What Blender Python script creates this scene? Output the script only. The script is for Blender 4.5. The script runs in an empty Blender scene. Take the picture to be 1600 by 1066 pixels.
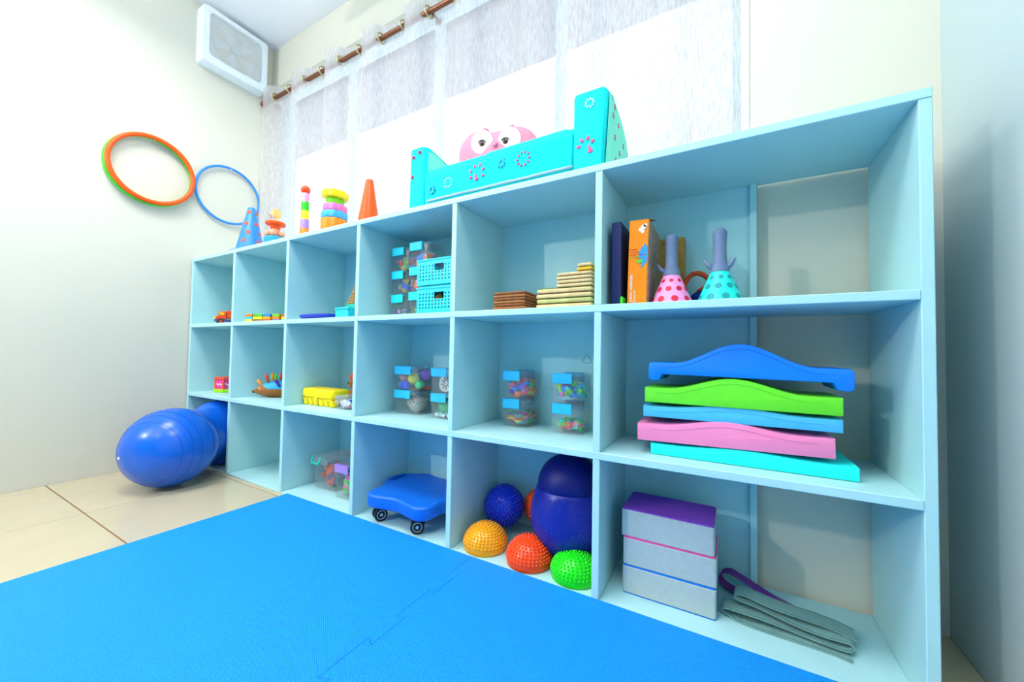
import bpy, bmesh, math, random
from mathutils import Vector, Matrix
random.seed(7)
S = bpy.context.scene
COL = S.collection
PI = math.pi

# ------------------------------------------------------------------ camera
cam_d = bpy.data.cameras.new('camera')
cam_d.sensor_width = 36.0
cam_d.lens = 593.087 / 1600 * 36.0
cam_d.clip_start = 0.02
cam = bpy.data.objects.new('camera', cam_d)
COL.objects.link(cam)
_R = Vector((0.87035423, 0.49213664, 0.01688305))
_U = Vector((-0.00032511, -0.03371116, 0.99943157))
_F = Vector((-0.49242604, 0.86986498, 0.02918065))
cam.matrix_world = Matrix(((_R.x, _U.x, -_F.x, -0.34706), (_R.y, _U.y, -_F.y, -1.02316),
                           (_R.z, _U.z, -_F.z, 0.67120), (0, 0, 0, 1)))
S.camera = cam

# ------------------------------------------------------------------ world (overcast daylight)
W = bpy.data.worlds.new('daylight')
S.world = W
W.use_nodes = True
bgn = W.node_tree.nodes['Background']
bgn.inputs['Color'].default_value = (0.86, 0.96, 1.0, 1)
bgn.inputs['Strength'].default_value = 1.05

# ------------------------------------------------------------------ lights added out of view
CEIL = 2.78
XL, XR, YB, YF = -3.16, 0.124, 0.42, -4.2
def area(name, loc, sx, sy, power, col, rot=(0, 0, 0)):
    d = bpy.data.lights.new(name, 'AREA')
    d.shape = 'RECTANGLE'; d.size = sx; d.size_y = sy
    d.energy = power; d.color = col
    o = bpy.data.objects.new(name, d)
    COL.objects.link(o); o.location = loc; o.rotation_euler = rot
    return o
PANEL_POS = [(-0.75, -0.75), (-2.2, -0.75), (-1.5, -2.4)]
PANEL_W = [8.5, 11, 4]
PANEL_UP = [4.2, 4.8, 3]
PANEL_Z = CEIL - 0.30
for k, (px, py) in enumerate(PANEL_POS):
    area('added_fill_down', (px, py, PANEL_Z - 0.006), 0.56, 0.56, PANEL_W[k], (1.0, 0.985, 0.95))  # unseen panels added as the main fill of the room
    area('added_fill_up', (px, py, PANEL_Z + 0.036), 0.56, 0.56, PANEL_UP[k], (0.93, 0.98, 1.0), (PI, 0, 0))  # upward half added to brighten the ceiling
LAMP_P = Vector((-2.93, -2.80, 2.03))
ld = bpy.data.lights.new('added_lamp_bulb', 'POINT')  # unseen lamp added; position read from shadow edges in the cubbies
ld.energy = 60; ld.color = (1.0, 0.98, 0.94); ld.shadow_soft_size = 0.05
lo = bpy.data.objects.new('added_lamp_bulb', ld); COL.objects.link(lo)
lo.location = LAMP_P
pd = bpy.data.lights.new('window_portal', 'AREA')
pd.shape = 'RECTANGLE'; pd.size = 2.8; pd.size_y = 1.5
pd.cycles.is_portal = True
po = bpy.data.objects.new('window_portal', pd); COL.objects.link(po)
po.location = (-1.7, 0.60, 1.78); po.rotation_euler = (-PI / 2, 0, 0)

S.view_settings.view_transform = 'Standard'
S.view_settings.look = 'None'
S.view_settings.gamma = 1.0
S.view_settings.use_curve_mapping = False
S.view_settings.exposure = 0.8

# ------------------------------------------------------------------ materials
def lin(h):
    h = h.lstrip('#')
    c = [int(h[i:i + 2], 16) / 255 for i in (0, 2, 4)]
    return tuple((x / 12.92 if x <= 0.04045 else ((x + 0.055) / 1.055) ** 2.4) for x in c) + (1.0,)
MATS = {}
def M(name, hexc, rough=0.5, spec=0.4, var=0.04, scale=30.0, bump=0.0, bscale=200.0, metal=0.0, coat=0.0):
    if name in MATS: return MATS[name]
    m = bpy.data.materials.new(name); m.use_nodes = True
    nt = m.node_tree; b = nt.nodes['Principled BSDF']
    c = lin(hexc)
    b.inputs['Roughness'].default_value = rough
    b.inputs['Specular IOR Level'].default_value = spec
    b.inputs['Metallic'].default_value = metal
    b.inputs['Coat Weight'].default_value = coat
    tc = nt.nodes.new('ShaderNodeTexCoord')
    n = nt.nodes.new('ShaderNodeTexNoise'); n.inputs['Scale'].default_value = scale
    n.inputs['Detail'].default_value = 3
    nt.links.new(tc.outputs['Object'], n.inputs['Vector'])
    r = nt.nodes.new('ShaderNodeValToRGB')
    r.color_ramp.elements[0].position = 0.3; r.color_ramp.elements[1].position = 0.7
    r.color_ramp.elements[0].color = tuple(x * (1 - var) for x in c[:3]) + (1,)
    r.color_ramp.elements[1].color = tuple(min(1, x * (1 + var)) for x in c[:3]) + (1,)
    nt.links.new(n.outputs['Fac'], r.inputs['Fac'])
    nt.links.new(r.outputs['Color'], b.inputs['Base Color'])
    if bump > 0:
        n2 = nt.nodes.new('ShaderNodeTexNoise'); n2.inputs['Scale'].default_value = bscale
        nt.links.new(tc.outputs['Object'], n2.inputs['Vector'])
        bp = nt.nodes.new('ShaderNodeBump'); bp.inputs['Strength'].default_value = bump
        bp.inputs['Distance'].default_value = 0.002
        nt.links.new(n2.outputs['Fac'], bp.inputs['Height'])
        nt.links.new(bp.outputs['Normal'], b.inputs['Normal'])
    MATS[name] = m
    return m

def clear_plastic(name, tint=(0.99, 0.997, 1.0), haze=0.05):
    m = bpy.data.materials.new(name); m.use_nodes = True
    nt = m.node_tree
    for n in list(nt.nodes):
        if n.type == 'BSDF_PRINCIPLED': nt.nodes.remove(n)
    out = nt.nodes['Material Output']
    tr = nt.nodes.new('ShaderNodeBsdfTransparent'); tr.inputs['Color'].default_value = (*tint, 1)
    gl = nt.nodes.new('ShaderNodeBsdfGlossy'); gl.inputs['Roughness'].default_value = 0.12
    df = nt.nodes.new('ShaderNodeBsdfDiffuse'); df.inputs['Color'].default_value = (0.85, 0.93, 0.96, 1)
    lw = nt.nodes.new('ShaderNodeLayerWeight'); lw.inputs['Blend'].default_value = 0.3
    fr = nt.nodes.new('ShaderNodeMath'); fr.operation = 'MULTIPLY_ADD'; fr.inputs[1].default_value = 0.11; fr.inputs[2].default_value = 0.015
    nt.links.new(lw.outputs['Facing'], fr.inputs[0])
    m1 = nt.nodes.new('ShaderNodeMixShader'); m1.inputs['Fac'].default_value = haze
    m2 = nt.nodes.new('ShaderNodeMixShader')
    nt.links.new(tr.outputs[0], m1.inputs[1]); nt.links.new(df.outputs[0], m1.inputs[2])
    nt.links.new(fr.outputs[0], m2.inputs['Fac'])
    nt.links.new(m1.outputs[0], m2.inputs[1]); nt.links.new(gl.outputs[0], m2.inputs[2])
    nt.links.new(m2.outputs[0], out.inputs['Surface'])
    return m
CLEAR = clear_plastic('clear_plastic')
CLEARLID = clear_plastic('frosted_plastic_lid', haze=0.10)
GLASS = clear_plastic('window_glass', tint=(0.97, 0.99, 1.0), haze=0.02)

def curtain_mat(name, transp):
    m = bpy.data.materials.new(name); m.use_nodes = True
    nt = m.node_tree
    for n in list(nt.nodes):
        if n.type == 'BSDF_PRINCIPLED': nt.nodes.remove(n)
    out = nt.nodes['Material Output']
    tc = nt.nodes.new('ShaderNodeTexCoord')
    mp = nt.nodes.new('ShaderNodeMapping'); mp.inputs['Scale'].default_value = (260, 260, 26)
    nz = nt.nodes.new('ShaderNodeTexNoise'); nz.inputs['Scale'].default_value = 1.0; nz.inputs['Detail'].default_value = 3
    nt.links.new(tc.outputs['Object'], mp.inputs['Vector']); nt.links.new(mp.outputs[0], nz.inputs['Vector'])
    rp = nt.nodes.new('ShaderNodeValToRGB')
    rp.color_ramp.elements[0].position = 0.35; rp.color_ramp.elements[1].position = 0.65
    rp.color_ramp.elements[0].color = (0.50, 0.46, 0.47, 1); rp.color_ramp.elements[1].color = (0.74, 0.73, 0.76, 1)
    nt.links.new(nz.outputs['Fac'], rp.inputs['Fac'])
    d = nt.nodes.new('ShaderNodeBsdfDiffuse'); t = nt.nodes.new('ShaderNodeBsdfTranslucent')
    p = nt.nodes.new('ShaderNodeBsdfTransparent')
    nt.links.new(rp.outputs['Color'], d.inputs['Color']); nt.links.new(rp.outputs['Color'], t.inputs['Color'])
    a = nt.nodes.new('ShaderNodeMixShader'); a.inputs['Fac'].default_value = 0.35
    nt.links.new(d.outputs[0], a.inputs[1]); nt.links.new(t.outputs[0], a.inputs[2])
    mr = nt.nodes.new('ShaderNodeMapRange')
    mr.inputs['From Min'].default_value = 0.3; mr.inputs['From Max'].default_value = 0.7
    mr.inputs['To Min'].default_value = transp - 0.08; mr.inputs['To Max'].default_value = transp + 0.08
    nt.links.new(nz.outputs['Fac'], mr.inputs['Value'])
    b = nt.nodes.new('ShaderNodeMixShader')
    nt.links.new(mr.outputs[0], b.inputs['Fac'])
    nt.links.new(a.outputs[0], b.inputs[1]); nt.links.new(p.outputs[0], b.inputs[2])
    nt.links.new(b.outputs[0], out.inputs['Surface'])
    return m

WALLR = M('wall_right_grey_blue', '#BCCBCD', 0.75, 0.2, 0.012, 3.0, 0.03, 90)  # right wall, greyer and bluer than the cream walls
WALLF = M('wall_paint_teal', '#4E9CB4', 0.75, 0.2, 0.012, 3.0)  # unseen far wall; teal picked to darken and cool the bounce
WALL = M('wall_paint_cream', '#DDD9C9', 0.75, 0.2, 0.012, 3.0, 0.03, 90)
CEILM = M('ceiling_paint', '#F2F4F8', 0.8, 0.1, 0.01, 4.0)
TILE = M('tile_beige', '#CABD9F', 0.16, 0.5, 0.03, 6.0)
GROUT = M('grout_brown', '#8A6A4C', 0.9, 0.1)
SHELF = M('shelf_paint_pale_blue', '#B4E3E7', 0.42, 0.35, 0.02, 14.0, 0.05, 60)
RAW = M('raw_board_edge', '#B79A7C', 0.9, 0.1, 0.15, 60)
TRIM = M('window_trim_pale_blue', '#DCF2F6', 0.4, 0.3)
WHITE = M('white_plastic', '#F2F6F8', 0.35, 0.4)

# foam mat: woven fleck
def mat_foam():
    m = bpy.data.materials.new('foam_mat_blue'); m.use_nodes = True
    nt = m.node_tree; b = nt.nodes['Principled BSDF']
    tc = nt.nodes.new('ShaderNodeTexCoord')
    mp = nt.nodes.new('ShaderNodeMapping'); mp.inputs['Scale'].default_value = (1, 1, 1); mp.inputs['Rotation'].default_value = (0, 0, 0.6)
    w1 = nt.nodes.new('ShaderNodeTexWave'); w1.inputs['Scale'].default_value = 75; w1.bands_direction = 'X'
    w2 = nt.nodes.new('ShaderNodeTexWave'); w2.inputs['Scale'].default_value = 75; w2.bands_direction = 'Y'
    mu = nt.nodes.new('ShaderNodeMath'); mu.operation = 'MULTIPLY'
    nz = nt.nodes.new('ShaderNodeTexNoise'); nz.inputs['Scale'].default_value = 240
    ad = nt.nodes.new('ShaderNodeMath'); ad.operation = 'ADD'
    nt.links.new(tc.outputs['Object'], mp.inputs['Vector'])
    for w in (w1, w2): nt.links.new(mp.outputs[0], w.inputs['Vector'])
    nt.links.new(tc.outputs['Object'], nz.inputs['Vector'])
    nt.links.new(w1.outputs['Fac'], mu.inputs[0]); nt.links.new(w2.outputs['Fac'], mu.inputs[1])
    nt.links.new(mu.outputs[0], ad.inputs[0]); nt.links.new(nz.outputs['Fac'], ad.inputs[1])
    r = nt.nodes.new('ShaderNodeValToRGB')
    r.color_ramp.elements[0].position = 0.4; r.color_ramp.elements[1].position = 1.25 if False else 1.0
    r.color_ramp.elements[0].color = lin('#0280E4'); r.color_ramp.elements[1].color = lin('#1CA2F4')
    nt.links.new(ad.outputs[0], r.inputs['Fac']); nt.links.new(r.outputs['Color'], b.inputs['Base Color'])
    bp = nt.nodes.new('ShaderNodeBump'); bp.inputs['Strength'].default_value = 0.35; bp.inputs['Distance'].default_value = 0.002
    nt.links.new(ad.outputs[0], bp.inputs['Height']); nt.links.new(bp.outputs['Normal'], b.inputs['Normal'])
    b.inputs['Roughness'].default_value = 0.55; b.inputs['Specular IOR Level'].default_value = 0.25
    return m
FOAM = mat_foam()

# ------------------------------------------------------------------ helpers
def bmn(): return bmesh.new()
def obj(name, bm, mat, parent=None, smooth=False, loc=None, rot=None, kind=None, label=None, autos=None):
    me = bpy.data.meshes.new(name)
    bmesh.ops.recalc_face_normals(bm, faces=bm.faces[:])
    bm.to_mesh(me); bm.free()
    if isinstance(mat, (list, tuple)):
        for x in mat: me.materials.append(x)
    else: me.materials.append(mat)
    if smooth:
        me.shade_smooth()
        if autos is not None:
            try: me.set_sharp_from_angle(angle=math.radians(autos))
            except Exception: pass
    o = bpy.data.objects.new(name, me); COL.objects.link(o)
    if parent is not None: o.parent = parent
    if loc is not None: o.location = loc
    if rot is not None: o.rotation_euler = rot
    if kind: o['kind'] = kind
    if label: o['label'] = label
    return o
def thing(name, label, cat, loc=(0, 0, 0), rz=0.0, group=None, rot=None):
    o = bpy.data.objects.new(name, None); COL.objects.link(o)
    o.empty_display_size = 0.05
    o.location = loc; o.rotation_euler = rot if rot else (0, 0, rz)
    o['label'] = label; o['category'] = cat
    if group: o['group'] = group
    return o
def tag(o, label, cat, group=None, kind=None):
    o['label'] = label; o['category'] = cat
    if group: o['group'] = group
    if kind: o['kind'] = kind
    return o
def box(bm, x0, x1, y0, y1, z0, z1, bev=0.0, seg=2, mi=0):
    vs = [bm.verts.new(p) for p in ((x0, y0, z0), (x1, y0, z0), (x1, y1, z0), (x0, y1, z0),
                                    (x0, y0, z1), (x1, y0, z1), (x1, y1, z1), (x0, y1, z1))]
    fs = [bm.faces.new([vs[i] for i in f]) for f in ((3, 2, 1, 0), (4, 5, 6, 7), (0, 1, 5, 4), (1, 2, 6, 5), (2, 3, 7, 6), (3, 0, 4, 7))]
    for f in fs: f.material_index = mi
    if bev > 0:
        es = list({e for f in fs for e in f.edges})
        bmesh.ops.bevel(bm, geom=es, offset=bev, segments=seg, affect='EDGES', profile=0.5)
    return bm
def lathe(bm, prof, seg=24, M4=None, cap=True):
    rings = []
    for r, z in prof:
        if r < 1e-6:
            v = bm.verts.new((0, 0, z)); rings.append([v])
        else:
            rings.append([bm.verts.new((r * math.cos(2 * PI * k / seg), r * math.sin(2 * PI * k / seg), z)) for k in range(seg)])
    for a, b in zip(rings[:-1], rings[1:]):
        for k in range(seg):
            k2 = (k + 1) % seg
            if len(a) == 1 and len(b) == 1: continue
            if len(a) == 1: bm.faces.new((a[0], b[k], b[k2]))
            elif len(b) == 1: bm.faces.new((a[k], a[k2], b[0]))
            else: bm.faces.new((a[k], a[k2], b[k2], b[k]))
    if cap:
        for rg in (rings[0], rings[-1]):
            if len(rg) > 1: bm.faces.new(rg)
    if M4 is not None:
        vs = [v for rg in rings for v in rg]
        for v in vs: v.co = M4 @ v.co
    return bm
def frame_to(p0, p1):
    d = Vector(p1) - Vector(p0)
    q = d.to_track_quat('Z', 'Y')
    return Matrix.Translation(Vector(p0)) @ q.to_matrix().to_4x4(), d.length
def cyl(bm, p0, p1, r0, r1=None, seg=16):
    Mx, L = frame_to(p0, p1)
    return lathe(bm, [(r0, 0), (r0 if r1 is None else r1, L)], seg, Mx)
def sph(bm, c, r, seg=20, rings=12, sc=(1, 1, 1)):
    Mx = Matrix.Translation(Vector(c)) @ Matrix.Diagonal((*sc, 1))
    prof = [(r * math.sin(PI * k / rings), -r * math.cos(PI * k / rings)) for k in range(rings + 1)]
    prof[0] = (0, -r); prof[-1] = (0, r)
    return lathe(bm, prof, seg, Mx)
def tube(bm, pts, r, seg=8, closed=False):
    pts = [Vector(p) for p in pts]; n = len(pts); rings = []
    up = Vector((0, 0, 1))
    prevn = None
    for i in range(n):
        if closed: t = pts[(i + 1) % n] - pts[(i - 1) % n]
        else: t = pts[min(i + 1, n - 1)] - pts[max(i - 1, 0)]
        t.normalize()
        if prevn is None:
            a = up if abs(t.dot(up)) < 0.9 else Vector((1, 0, 0))
            nrm = (a - t * a.dot(t)).normalized()
        else:
            nrm = (prevn - t * prevn.dot(t)).normalized()
        prevn = nrm; bn = t.cross(nrm)
        rr = r[i] if isinstance(r, (list, tuple)) else r
        rings.append([bm.verts.new(pts[i] + nrm * rr * math.cos(2 * PI * k / seg) + bn * rr * math.sin(2 * PI * k / seg)) for k in range(seg)])
    m = n if closed else n - 1
    for i in range(m):
        a, b = rings[i], rings[(i + 1) % n]
        for k in range(seg):
            bm.faces.new((a[k], a[(k + 1) % seg], b[(k + 1) % seg], b[k]))
    if not closed:
        bm.faces.new(rings[0]); bm.faces.new(rings[-1])
    return bm
def prism(bm, outline, t0, t1, axis='z', bev=0.0, seg=2):
    """extrude a closed 2D outline. axis z:(x,y) ; y:(x,z) ; x:(y,z)"""
    def P(a, b, t):
        return {'z': (a, b, t), 'y': (a, t, b), 'x': (t, a, b)}[axis]
    v0 = [bm.verts.new(P(a, b, t0)) for a, b in outline]
    v1 = [bm.verts.new(P(a, b, t1)) for a, b in outline]
    n = len(outline)
    f0 = bm.faces.new(v0); f1 = bm.faces.new(v1)
    for i in range(n): bm.faces.new((v0[i], v0[(i + 1) % n], v1[(i + 1) % n], v1[i]))
    if bev > 0:
        es = list(set(f0.edges) | set(f1.edges))
        bmesh.ops.recalc_face_normals(bm, faces=bm.faces[:])
        bmesh.ops.bevel(bm, geom=es, offset=bev, segments=seg, affect='EDGES', profile=0.5)
    return bm
def rrect(w, h, r, n=5, cx=0, cy=0):
    pts = []
    for (sx, sy, a0) in ((1, 1, 0), (-1, 1, PI / 2), (-1, -1, PI), (1, -1, 1.5 * PI)):
        for k in range(n + 1):
            a = a0 + PI / 2 * k / n
            pts.append((cx + sx * (w / 2 - r) + r * math.cos(a), cy + sy * (h / 2 - r) + r * math.sin(a)))
    return pts
def ring_pts(n, f): return [f(2 * PI * k / n) for k in range(n)]
def dup_part(o, parent):
    c = o.copy(); COL.objects.link(c); c.parent = parent
    return c

# ================================================================== ROOM
def struct(name, bm, mat, parent=None, smooth=False):
    o = obj(name, bm, mat, parent, smooth)
    if parent is None: o['kind'] = 'structure'
    return o
TH = 0.12
b = bmn(); box(b, XL - TH, XR + TH, YF - TH, YB + TH, -0.12, -0.003)
floor = struct('floor', b, GROUT)
b = bmn(); box(b, -0.2475, 0.2475, -0.2475, 0.2475, -0.006, 0.0, 0.0012, 1)
t0 = obj('tile', b, TILE, floor)
first = True
for i in range(-2, 7):
    for j in range(-9, 2):
        cx, cy = -2.575 + 0.25 + 0.5 * (i - 0), -0.022 - 0.25 + 0.5 * (j + 0)
        x0, x1 = max(cx - .2475, XL), min(cx + .2475, XR)
        y0, y1 = max(cy - .2475, YF), min(cy + .2475, YB)
        if x1 - x0 < .02 or y1 - y0 < .02: continue
        if (x1 - x0) > .49 and (y1 - y0) > .49:
            o = t0 if first else dup_part(t0, floor)
            first = False
            o.location = (cx, cy, 0)
        else:
            b = bmn(); box(b, x0, x1, y0, y1, -0.006, 0, 0.0012, 1)
            obj('tile', b, TILE, floor)
b = bmn(); box(b, XL - TH, XR + TH, YF - TH, YB + TH, CEIL, CEIL + 0.1)
struct('ceiling', b, CEILM)
b = bmn(); box(b, XL - TH, XL, YF, YB + TH, 0, CEIL); struct('wall_left', b, WALL)
b = bmn(); box(b, XR, XR + TH, YF, YB + TH, 0, CEIL); struct('wall_right', b, WALLR)
b = bmn(); box(b, XL - TH, XR + TH, YF - TH, YF, 0, CEIL); struct('wall_front', b, WALLF)
# back wall with the window opening
WX0, WX1, WZ0, WZ1 = -3.10, -0.285, 1.02, 2.50
YN = 0.322   # nearer wall face right of and below the window niche
b = bmn()
box(b, XL, WX1, YB, YB + 0.16, WZ1, CEIL); box(b, XL, WX1, YN, YB + 0.16, 0, WZ0)
box(b, XL, WX0, YB, YB + 0.16, WZ0, WZ1); box(b, WX1, XR, YN, YB + 0.16, 0, CEIL)
struct('wall_back', b, WALL)
# window
b = bmn()
fw = 0.045
box(b, WX0, WX1, YB + .07, YB + .12, WZ0, WZ0 + fw); box(b, WX0, WX1, YB + .07, YB + .12, WZ1 - fw, WZ1)
box(b, WX0, WX0 + fw, YB + .07, YB + .12, WZ0 + fw, WZ1 - fw); box(b, WX1 - fw, WX1, YB + .07, YB + .12, WZ0 + fw, WZ1 - fw)
win = struct('window_1', b, TRIM)
for k in range(1, 4):
    x = WX0 + (WX1 - WX0) * k / 4
    b = bmn(); box(b, x - .02, x + .02, YB + .075, YB + .115, WZ0 + fw, WZ1 - fw); obj('window_mullion', b, TRIM, win)
for k in range(4):
    x0 = WX0 + (WX1 - WX0) * k / 4 + .021; x1 = WX0 + (WX1 - WX0) * (k + 1) / 4 - .021
    b = bmn(); box(b, x0, x1, YB + .092, YB + .096, WZ0 + fw, WZ1 - fw); obj('window_pane', b, GLASS, win)
# jamb trim on the right side of the window
b = bmn(); box(b, WX1 - .022, WX1 - .0005, YN + .004, YB - .001, WZ0 + .001, CEIL - .001, .003)
struct('trim_1', b, TRIM)
# corner strip on the left wall
b = bmn(); box(b, XL, XL + .012, .365, YB, 0, CEIL - .002, .003)
struct('trim_2', b, M('corner_strip_cream', '#E2DECA', .7, .2))
# unseen eave, added to block sky behind the upper curtain
b = bmn(); box(b, -4.5, 1.5, YB + .17, YB + .62, 2.46, 2.56)
struct('added_eave', b, M('added_eave_grey', '#A9A5A6', .9, .1))

# ================================================================== CUBBY SHELF
T = 0.020; D = 0.31; H = 1.2
XS = [-3.148, -2.648, -2.1524, -1.6554, -1.1627, -0.6569, 0.0]
Z2, Z1 = 0.392, 0.796
ZB = 0.007
sh = thing('cubby_shelf', 'long pale blue cubby shelf of three rows and six columns along the back wall', 'shelf', (-1.574, 0.155, 0))
ox, oy = 1.574, -0.155
def sbox(name, x0, x1, y0, y1, z0, z1, mat=SHELF, bev=.0015, label=None):
    b = bmn(); box(b, x0 + ox, x1 + ox, y0 + oy, y1 + oy, z0, z1, bev, 1)
    return obj(name, b, mat, sh, label=label)
sbox('top_board', XS[0], XS[6], 0, D, H - T, H)
sbox('side_panel', XS[0], XS[0] + T, 0.001, D, 0, H - T)
sbox('side_panel', XS[6] - T, XS[6], 0.001, D, 0, H - T)
sbox('shelf_board', XS[0] + T, XS[6] - T, 0, D, Z1 - T / 2, Z1 + T / 2)
sbox('shelf_board', XS[0] + T, XS[6] - T, 0, D, Z2 - T / 2, Z2 + T / 2)
sbox('bottom_board', XS[0] + T, XS[6] - T, 0.003, D, 0, ZB)
for i in range(1, 6):
    for (z0, z1) in ((ZB, Z2 - T / 2), (Z2 + T / 2, Z1 - T / 2), (Z1 + T / 2, H - T)):
        sbox('divider', XS[i] - T / 2, XS[i] + T / 2, 0.0008, D, z0, z1)
rows = ((ZB, Z2 - T / 2), (Z2 + T / 2, Z1 - T / 2), (Z1 + T / 2, H - T))
for i in range(6):
    xa = XS[0] + T if i == 0 else XS[i] + T / 2
    xb = XS[i + 1] - T / 2 if i < 5 else -0.288
    for (z0, z1) in rows:
        sbox('back_panel', xa, xb, D - .006, D, z0, z1, bev=0)
for (z0, z1) in rows:
    st = sbox('back_batten', -0.288, -0.270, D - .022, D, z0, z1)
    b = bmn(); box(b, -0.270 + ox, -0.2685 + ox, D - .021 + oy, D + oy, z0, z1)
    obj('batten_edge', b, RAW, st, label='raw brown edge of the batten')
# small pencilled outline on the back panel of the second row
pts = []
for k in range(26):
    a = 2 * PI * k / 26
    r = .013 + .0022 * math.cos(3 * (a - PI / 2))
    pts.append((-0.785 + ox + r * math.cos(a) * 1.15, D - .0068 + oy, .648 + r * math.sin(a)))
b = bmn(); tube(b, pts, .0007, 5, True)
obj('pencil_mark', b, M('pencil_grey', '#5F7F8C', .8), sh, label='small pencilled cloud outline')

# ================================================================== CURTAIN AND ROD
def curtain(name, label, x0, x1, phase, period, amp, mat, yc=.352, top=2.425, bot=1.13):
    t = thing(name, label, 'curtain', ((x0 + x1) / 2, yc, bot), group='window curtains')
    cxm = (x0 + x1) / 2
    b = bmn(); nx = int((x1 - x0) / .008); nz = 20
    grid = []
    for j in range(nz + 1):
        row = []
        f = j / nz
        for i in range(nx + 1):
            x = x0 + (x1 - x0) * i / nx
            ph = 2 * PI * (x - phase) / period
            s = math.sin(ph + .25 * math.sin(ph) + .35 * math.sin(3.1 * x))
            sq = math.tanh(1.9 * s) / math.tanh(1.9)
            a = amp * (.72 + .28 * f)
            y = -a * sq + .006 * math.sin(9 * x + 4 * f) * (1 - f)
            dx = .012 * math.cos(ph) * (1 - .2 * f)
            row.append(b.verts.new((x - cxm + dx, y, f * (top - bot) + .004 * sq * f)))
        grid.append(row)
    for j in range(nz):
        for i in range(nx):
            b.faces.new((grid[j][i], grid[j][i + 1], grid[j + 1][i + 1], grid[j + 1][i]))
    obj('curtain_fabric', b, mat, t, True)
    # metal eyelets where the cloth crosses the rod
    k0 = math.ceil((x0 - phase) / (period / 2)); xg = phase + k0 * period / 2
    GOLD = M('eyelet_brass', '#C9B98A', .3, .5, metal=.7)
    while xg < x1 - .02:
        b = bmn()
        tube(b, [(xg - cxm + .004 * math.cos(a), .026 * math.cos(a), 2.345 - bot + .026 * math.sin(a)) for a in [2 * PI * q / 18 for q in range(18)]], .0045, 6, True)
        obj('eyelet', b, GOLD, t, True)
        xg += period / 2
    return t
CUR1 = curtain_mat('curtain_sheer', .38)
CUR2 = curtain_mat('curtain_linen', .26)
curtain('curtain', 'sheer white eyelet curtain with deep folds behind the toys on the left', -3.085, -0.905, -2.80, .335, .026, CUR1)
curtain('curtain', 'denser off-white curtain panel hanging behind the teal sofa, right of the sheer one', -0.925, -0.318, -.93, .30, .018, CUR2, yc=.352)
rod = thing('curtain_rod', 'brown metal curtain rod running above the window', 'curtain rod', (-1.72, .352, 2.345))
b = bmn(); cyl(b, (-1.40, 0, 0), (1.44, 0, 0), .0125, seg=14)
obj('rod', b, M('rod_brown', '#7A4A2E', .35, .5, metal=.4), rod, True, autos=40)
for sx in (-1.40, 1.44):
    b = bmn(); sph(b, (sx, 0, 0), .02, 12, 8); obj('finial', b, MATS['rod_brown'], rod, True)
for sx in (-1.34, 0.1, 1.40):
    b = bmn(); cyl(b, (sx, 0.012, 0), (sx, .066, 0), .006, seg=8); cyl(b, (sx, .06, 0), (sx, .0678, 0), .02, seg=12)
    obj('bracket', b, MATS['rod_brown'], rod)

# ================================================================== BOX FAN ON THE LEFT WALL
fan = thing('wall_fan', 'white square box fan with slatted grille mounted high in the corner', 'fan', (XL, .165, 2.40))
FW, FH, FT = .37, .345, .075
b = bmn()
fo = rrect(FW, FH, .02, 4, 0, FH / 2); fi = rrect(FW - .07, FH - .075, .03, 4, 0.0, FH / 2 + .008)
n = len(fo)
for (xa, oa, ob) in ((0, fo, None),):
    v0 = [b.verts.new((0.0, a, z)) for a, z in fo]; v1 = [b.verts.new((FT, a, z)) for a, z in fo]
    v2 = [b.verts.new((FT + .006, a * .985, FH / 2 + (z - FH / 2) * .985)) for a, z in fo]
    v3 = [b.verts.new((FT + .006, a, z)) for a, z in fi]; v4 = [b.verts.new((FT - .03, a, z)) for a, z in fi]
    for A, B in ((v0, v1), (v1, v2), (v2, v3), (v3, v4)):
        for i in range(n): b.faces.new((A[i], A[(i + 1) % n], B[(i + 1) % n], B[i]))
    b.faces.new(v0); b.faces.new(v4)
obj('housing', b, M('fan_white', '#EEF6FA', .35, .4), fan, True, autos=35)
b = bmn()
k = 0; z = FH / 2 + .008 - (FH - .075) / 2 + .004
while z < FH / 2 + .008 + (FH - .075) / 2 - .003:
    hw = (FW - .07) / 2 - .001
    box(b, FT - .004, FT - .001, -hw, hw, z, z + .0032); z += .0075
g = obj('grille', b, M('fan_slat', '#F1F3EE', .4), fan, kind='stuff', label='grille of thin horizontal slats')
b = bmn(); tube(b, [(FT - .012, .125 * math.cos(a), FH / 2 + .008 + .125 * math.sin(a)) for a in [2 * PI * q / 32 for q in range(32)]], .004, 6, True)
obj('fan_ring', b, M('fan_ring_cream', '#EDE6D6', .5), fan, True)
for q in range(5):
    a0 = 2 * PI * q / 5; b = bmn()
    vv = []
    for (r, da, xx) in ((.03, -.3, .012), (.03, .3, .022), (.115, .42, .03), (.118, -.2, .014)):
        vv.append((FT - .036 + xx * .5, r * math.cos(a0 + da), FH / 2 + .008 + r * math.sin(a0 + da)))
    f0 = [b.verts.new(p) for p in vv]; f1 = [b.verts.new((p[0] + .002, p[1], p[2])) for p in vv]
    b.faces.new(f0); b.faces.new(f1)
    for i in range(4): b.faces.new((f0[i], f0[(i + 1) % 4], f1[(i + 1) % 4], f1[i]))
    obj('fan_blade', b, M('fan_blade_cream', '#E9DCC6', .5), fan)
b = bmn(); cyl(b, (FT - .034, 0, FH / 2 + .008), (FT - .008, 0, FH / 2 + .008), .03, .026, 20)
obj('fan_hub', b, M('fan_hub_blue_white', '#DDEBF2', .4), fan, True, autos=40)

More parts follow.
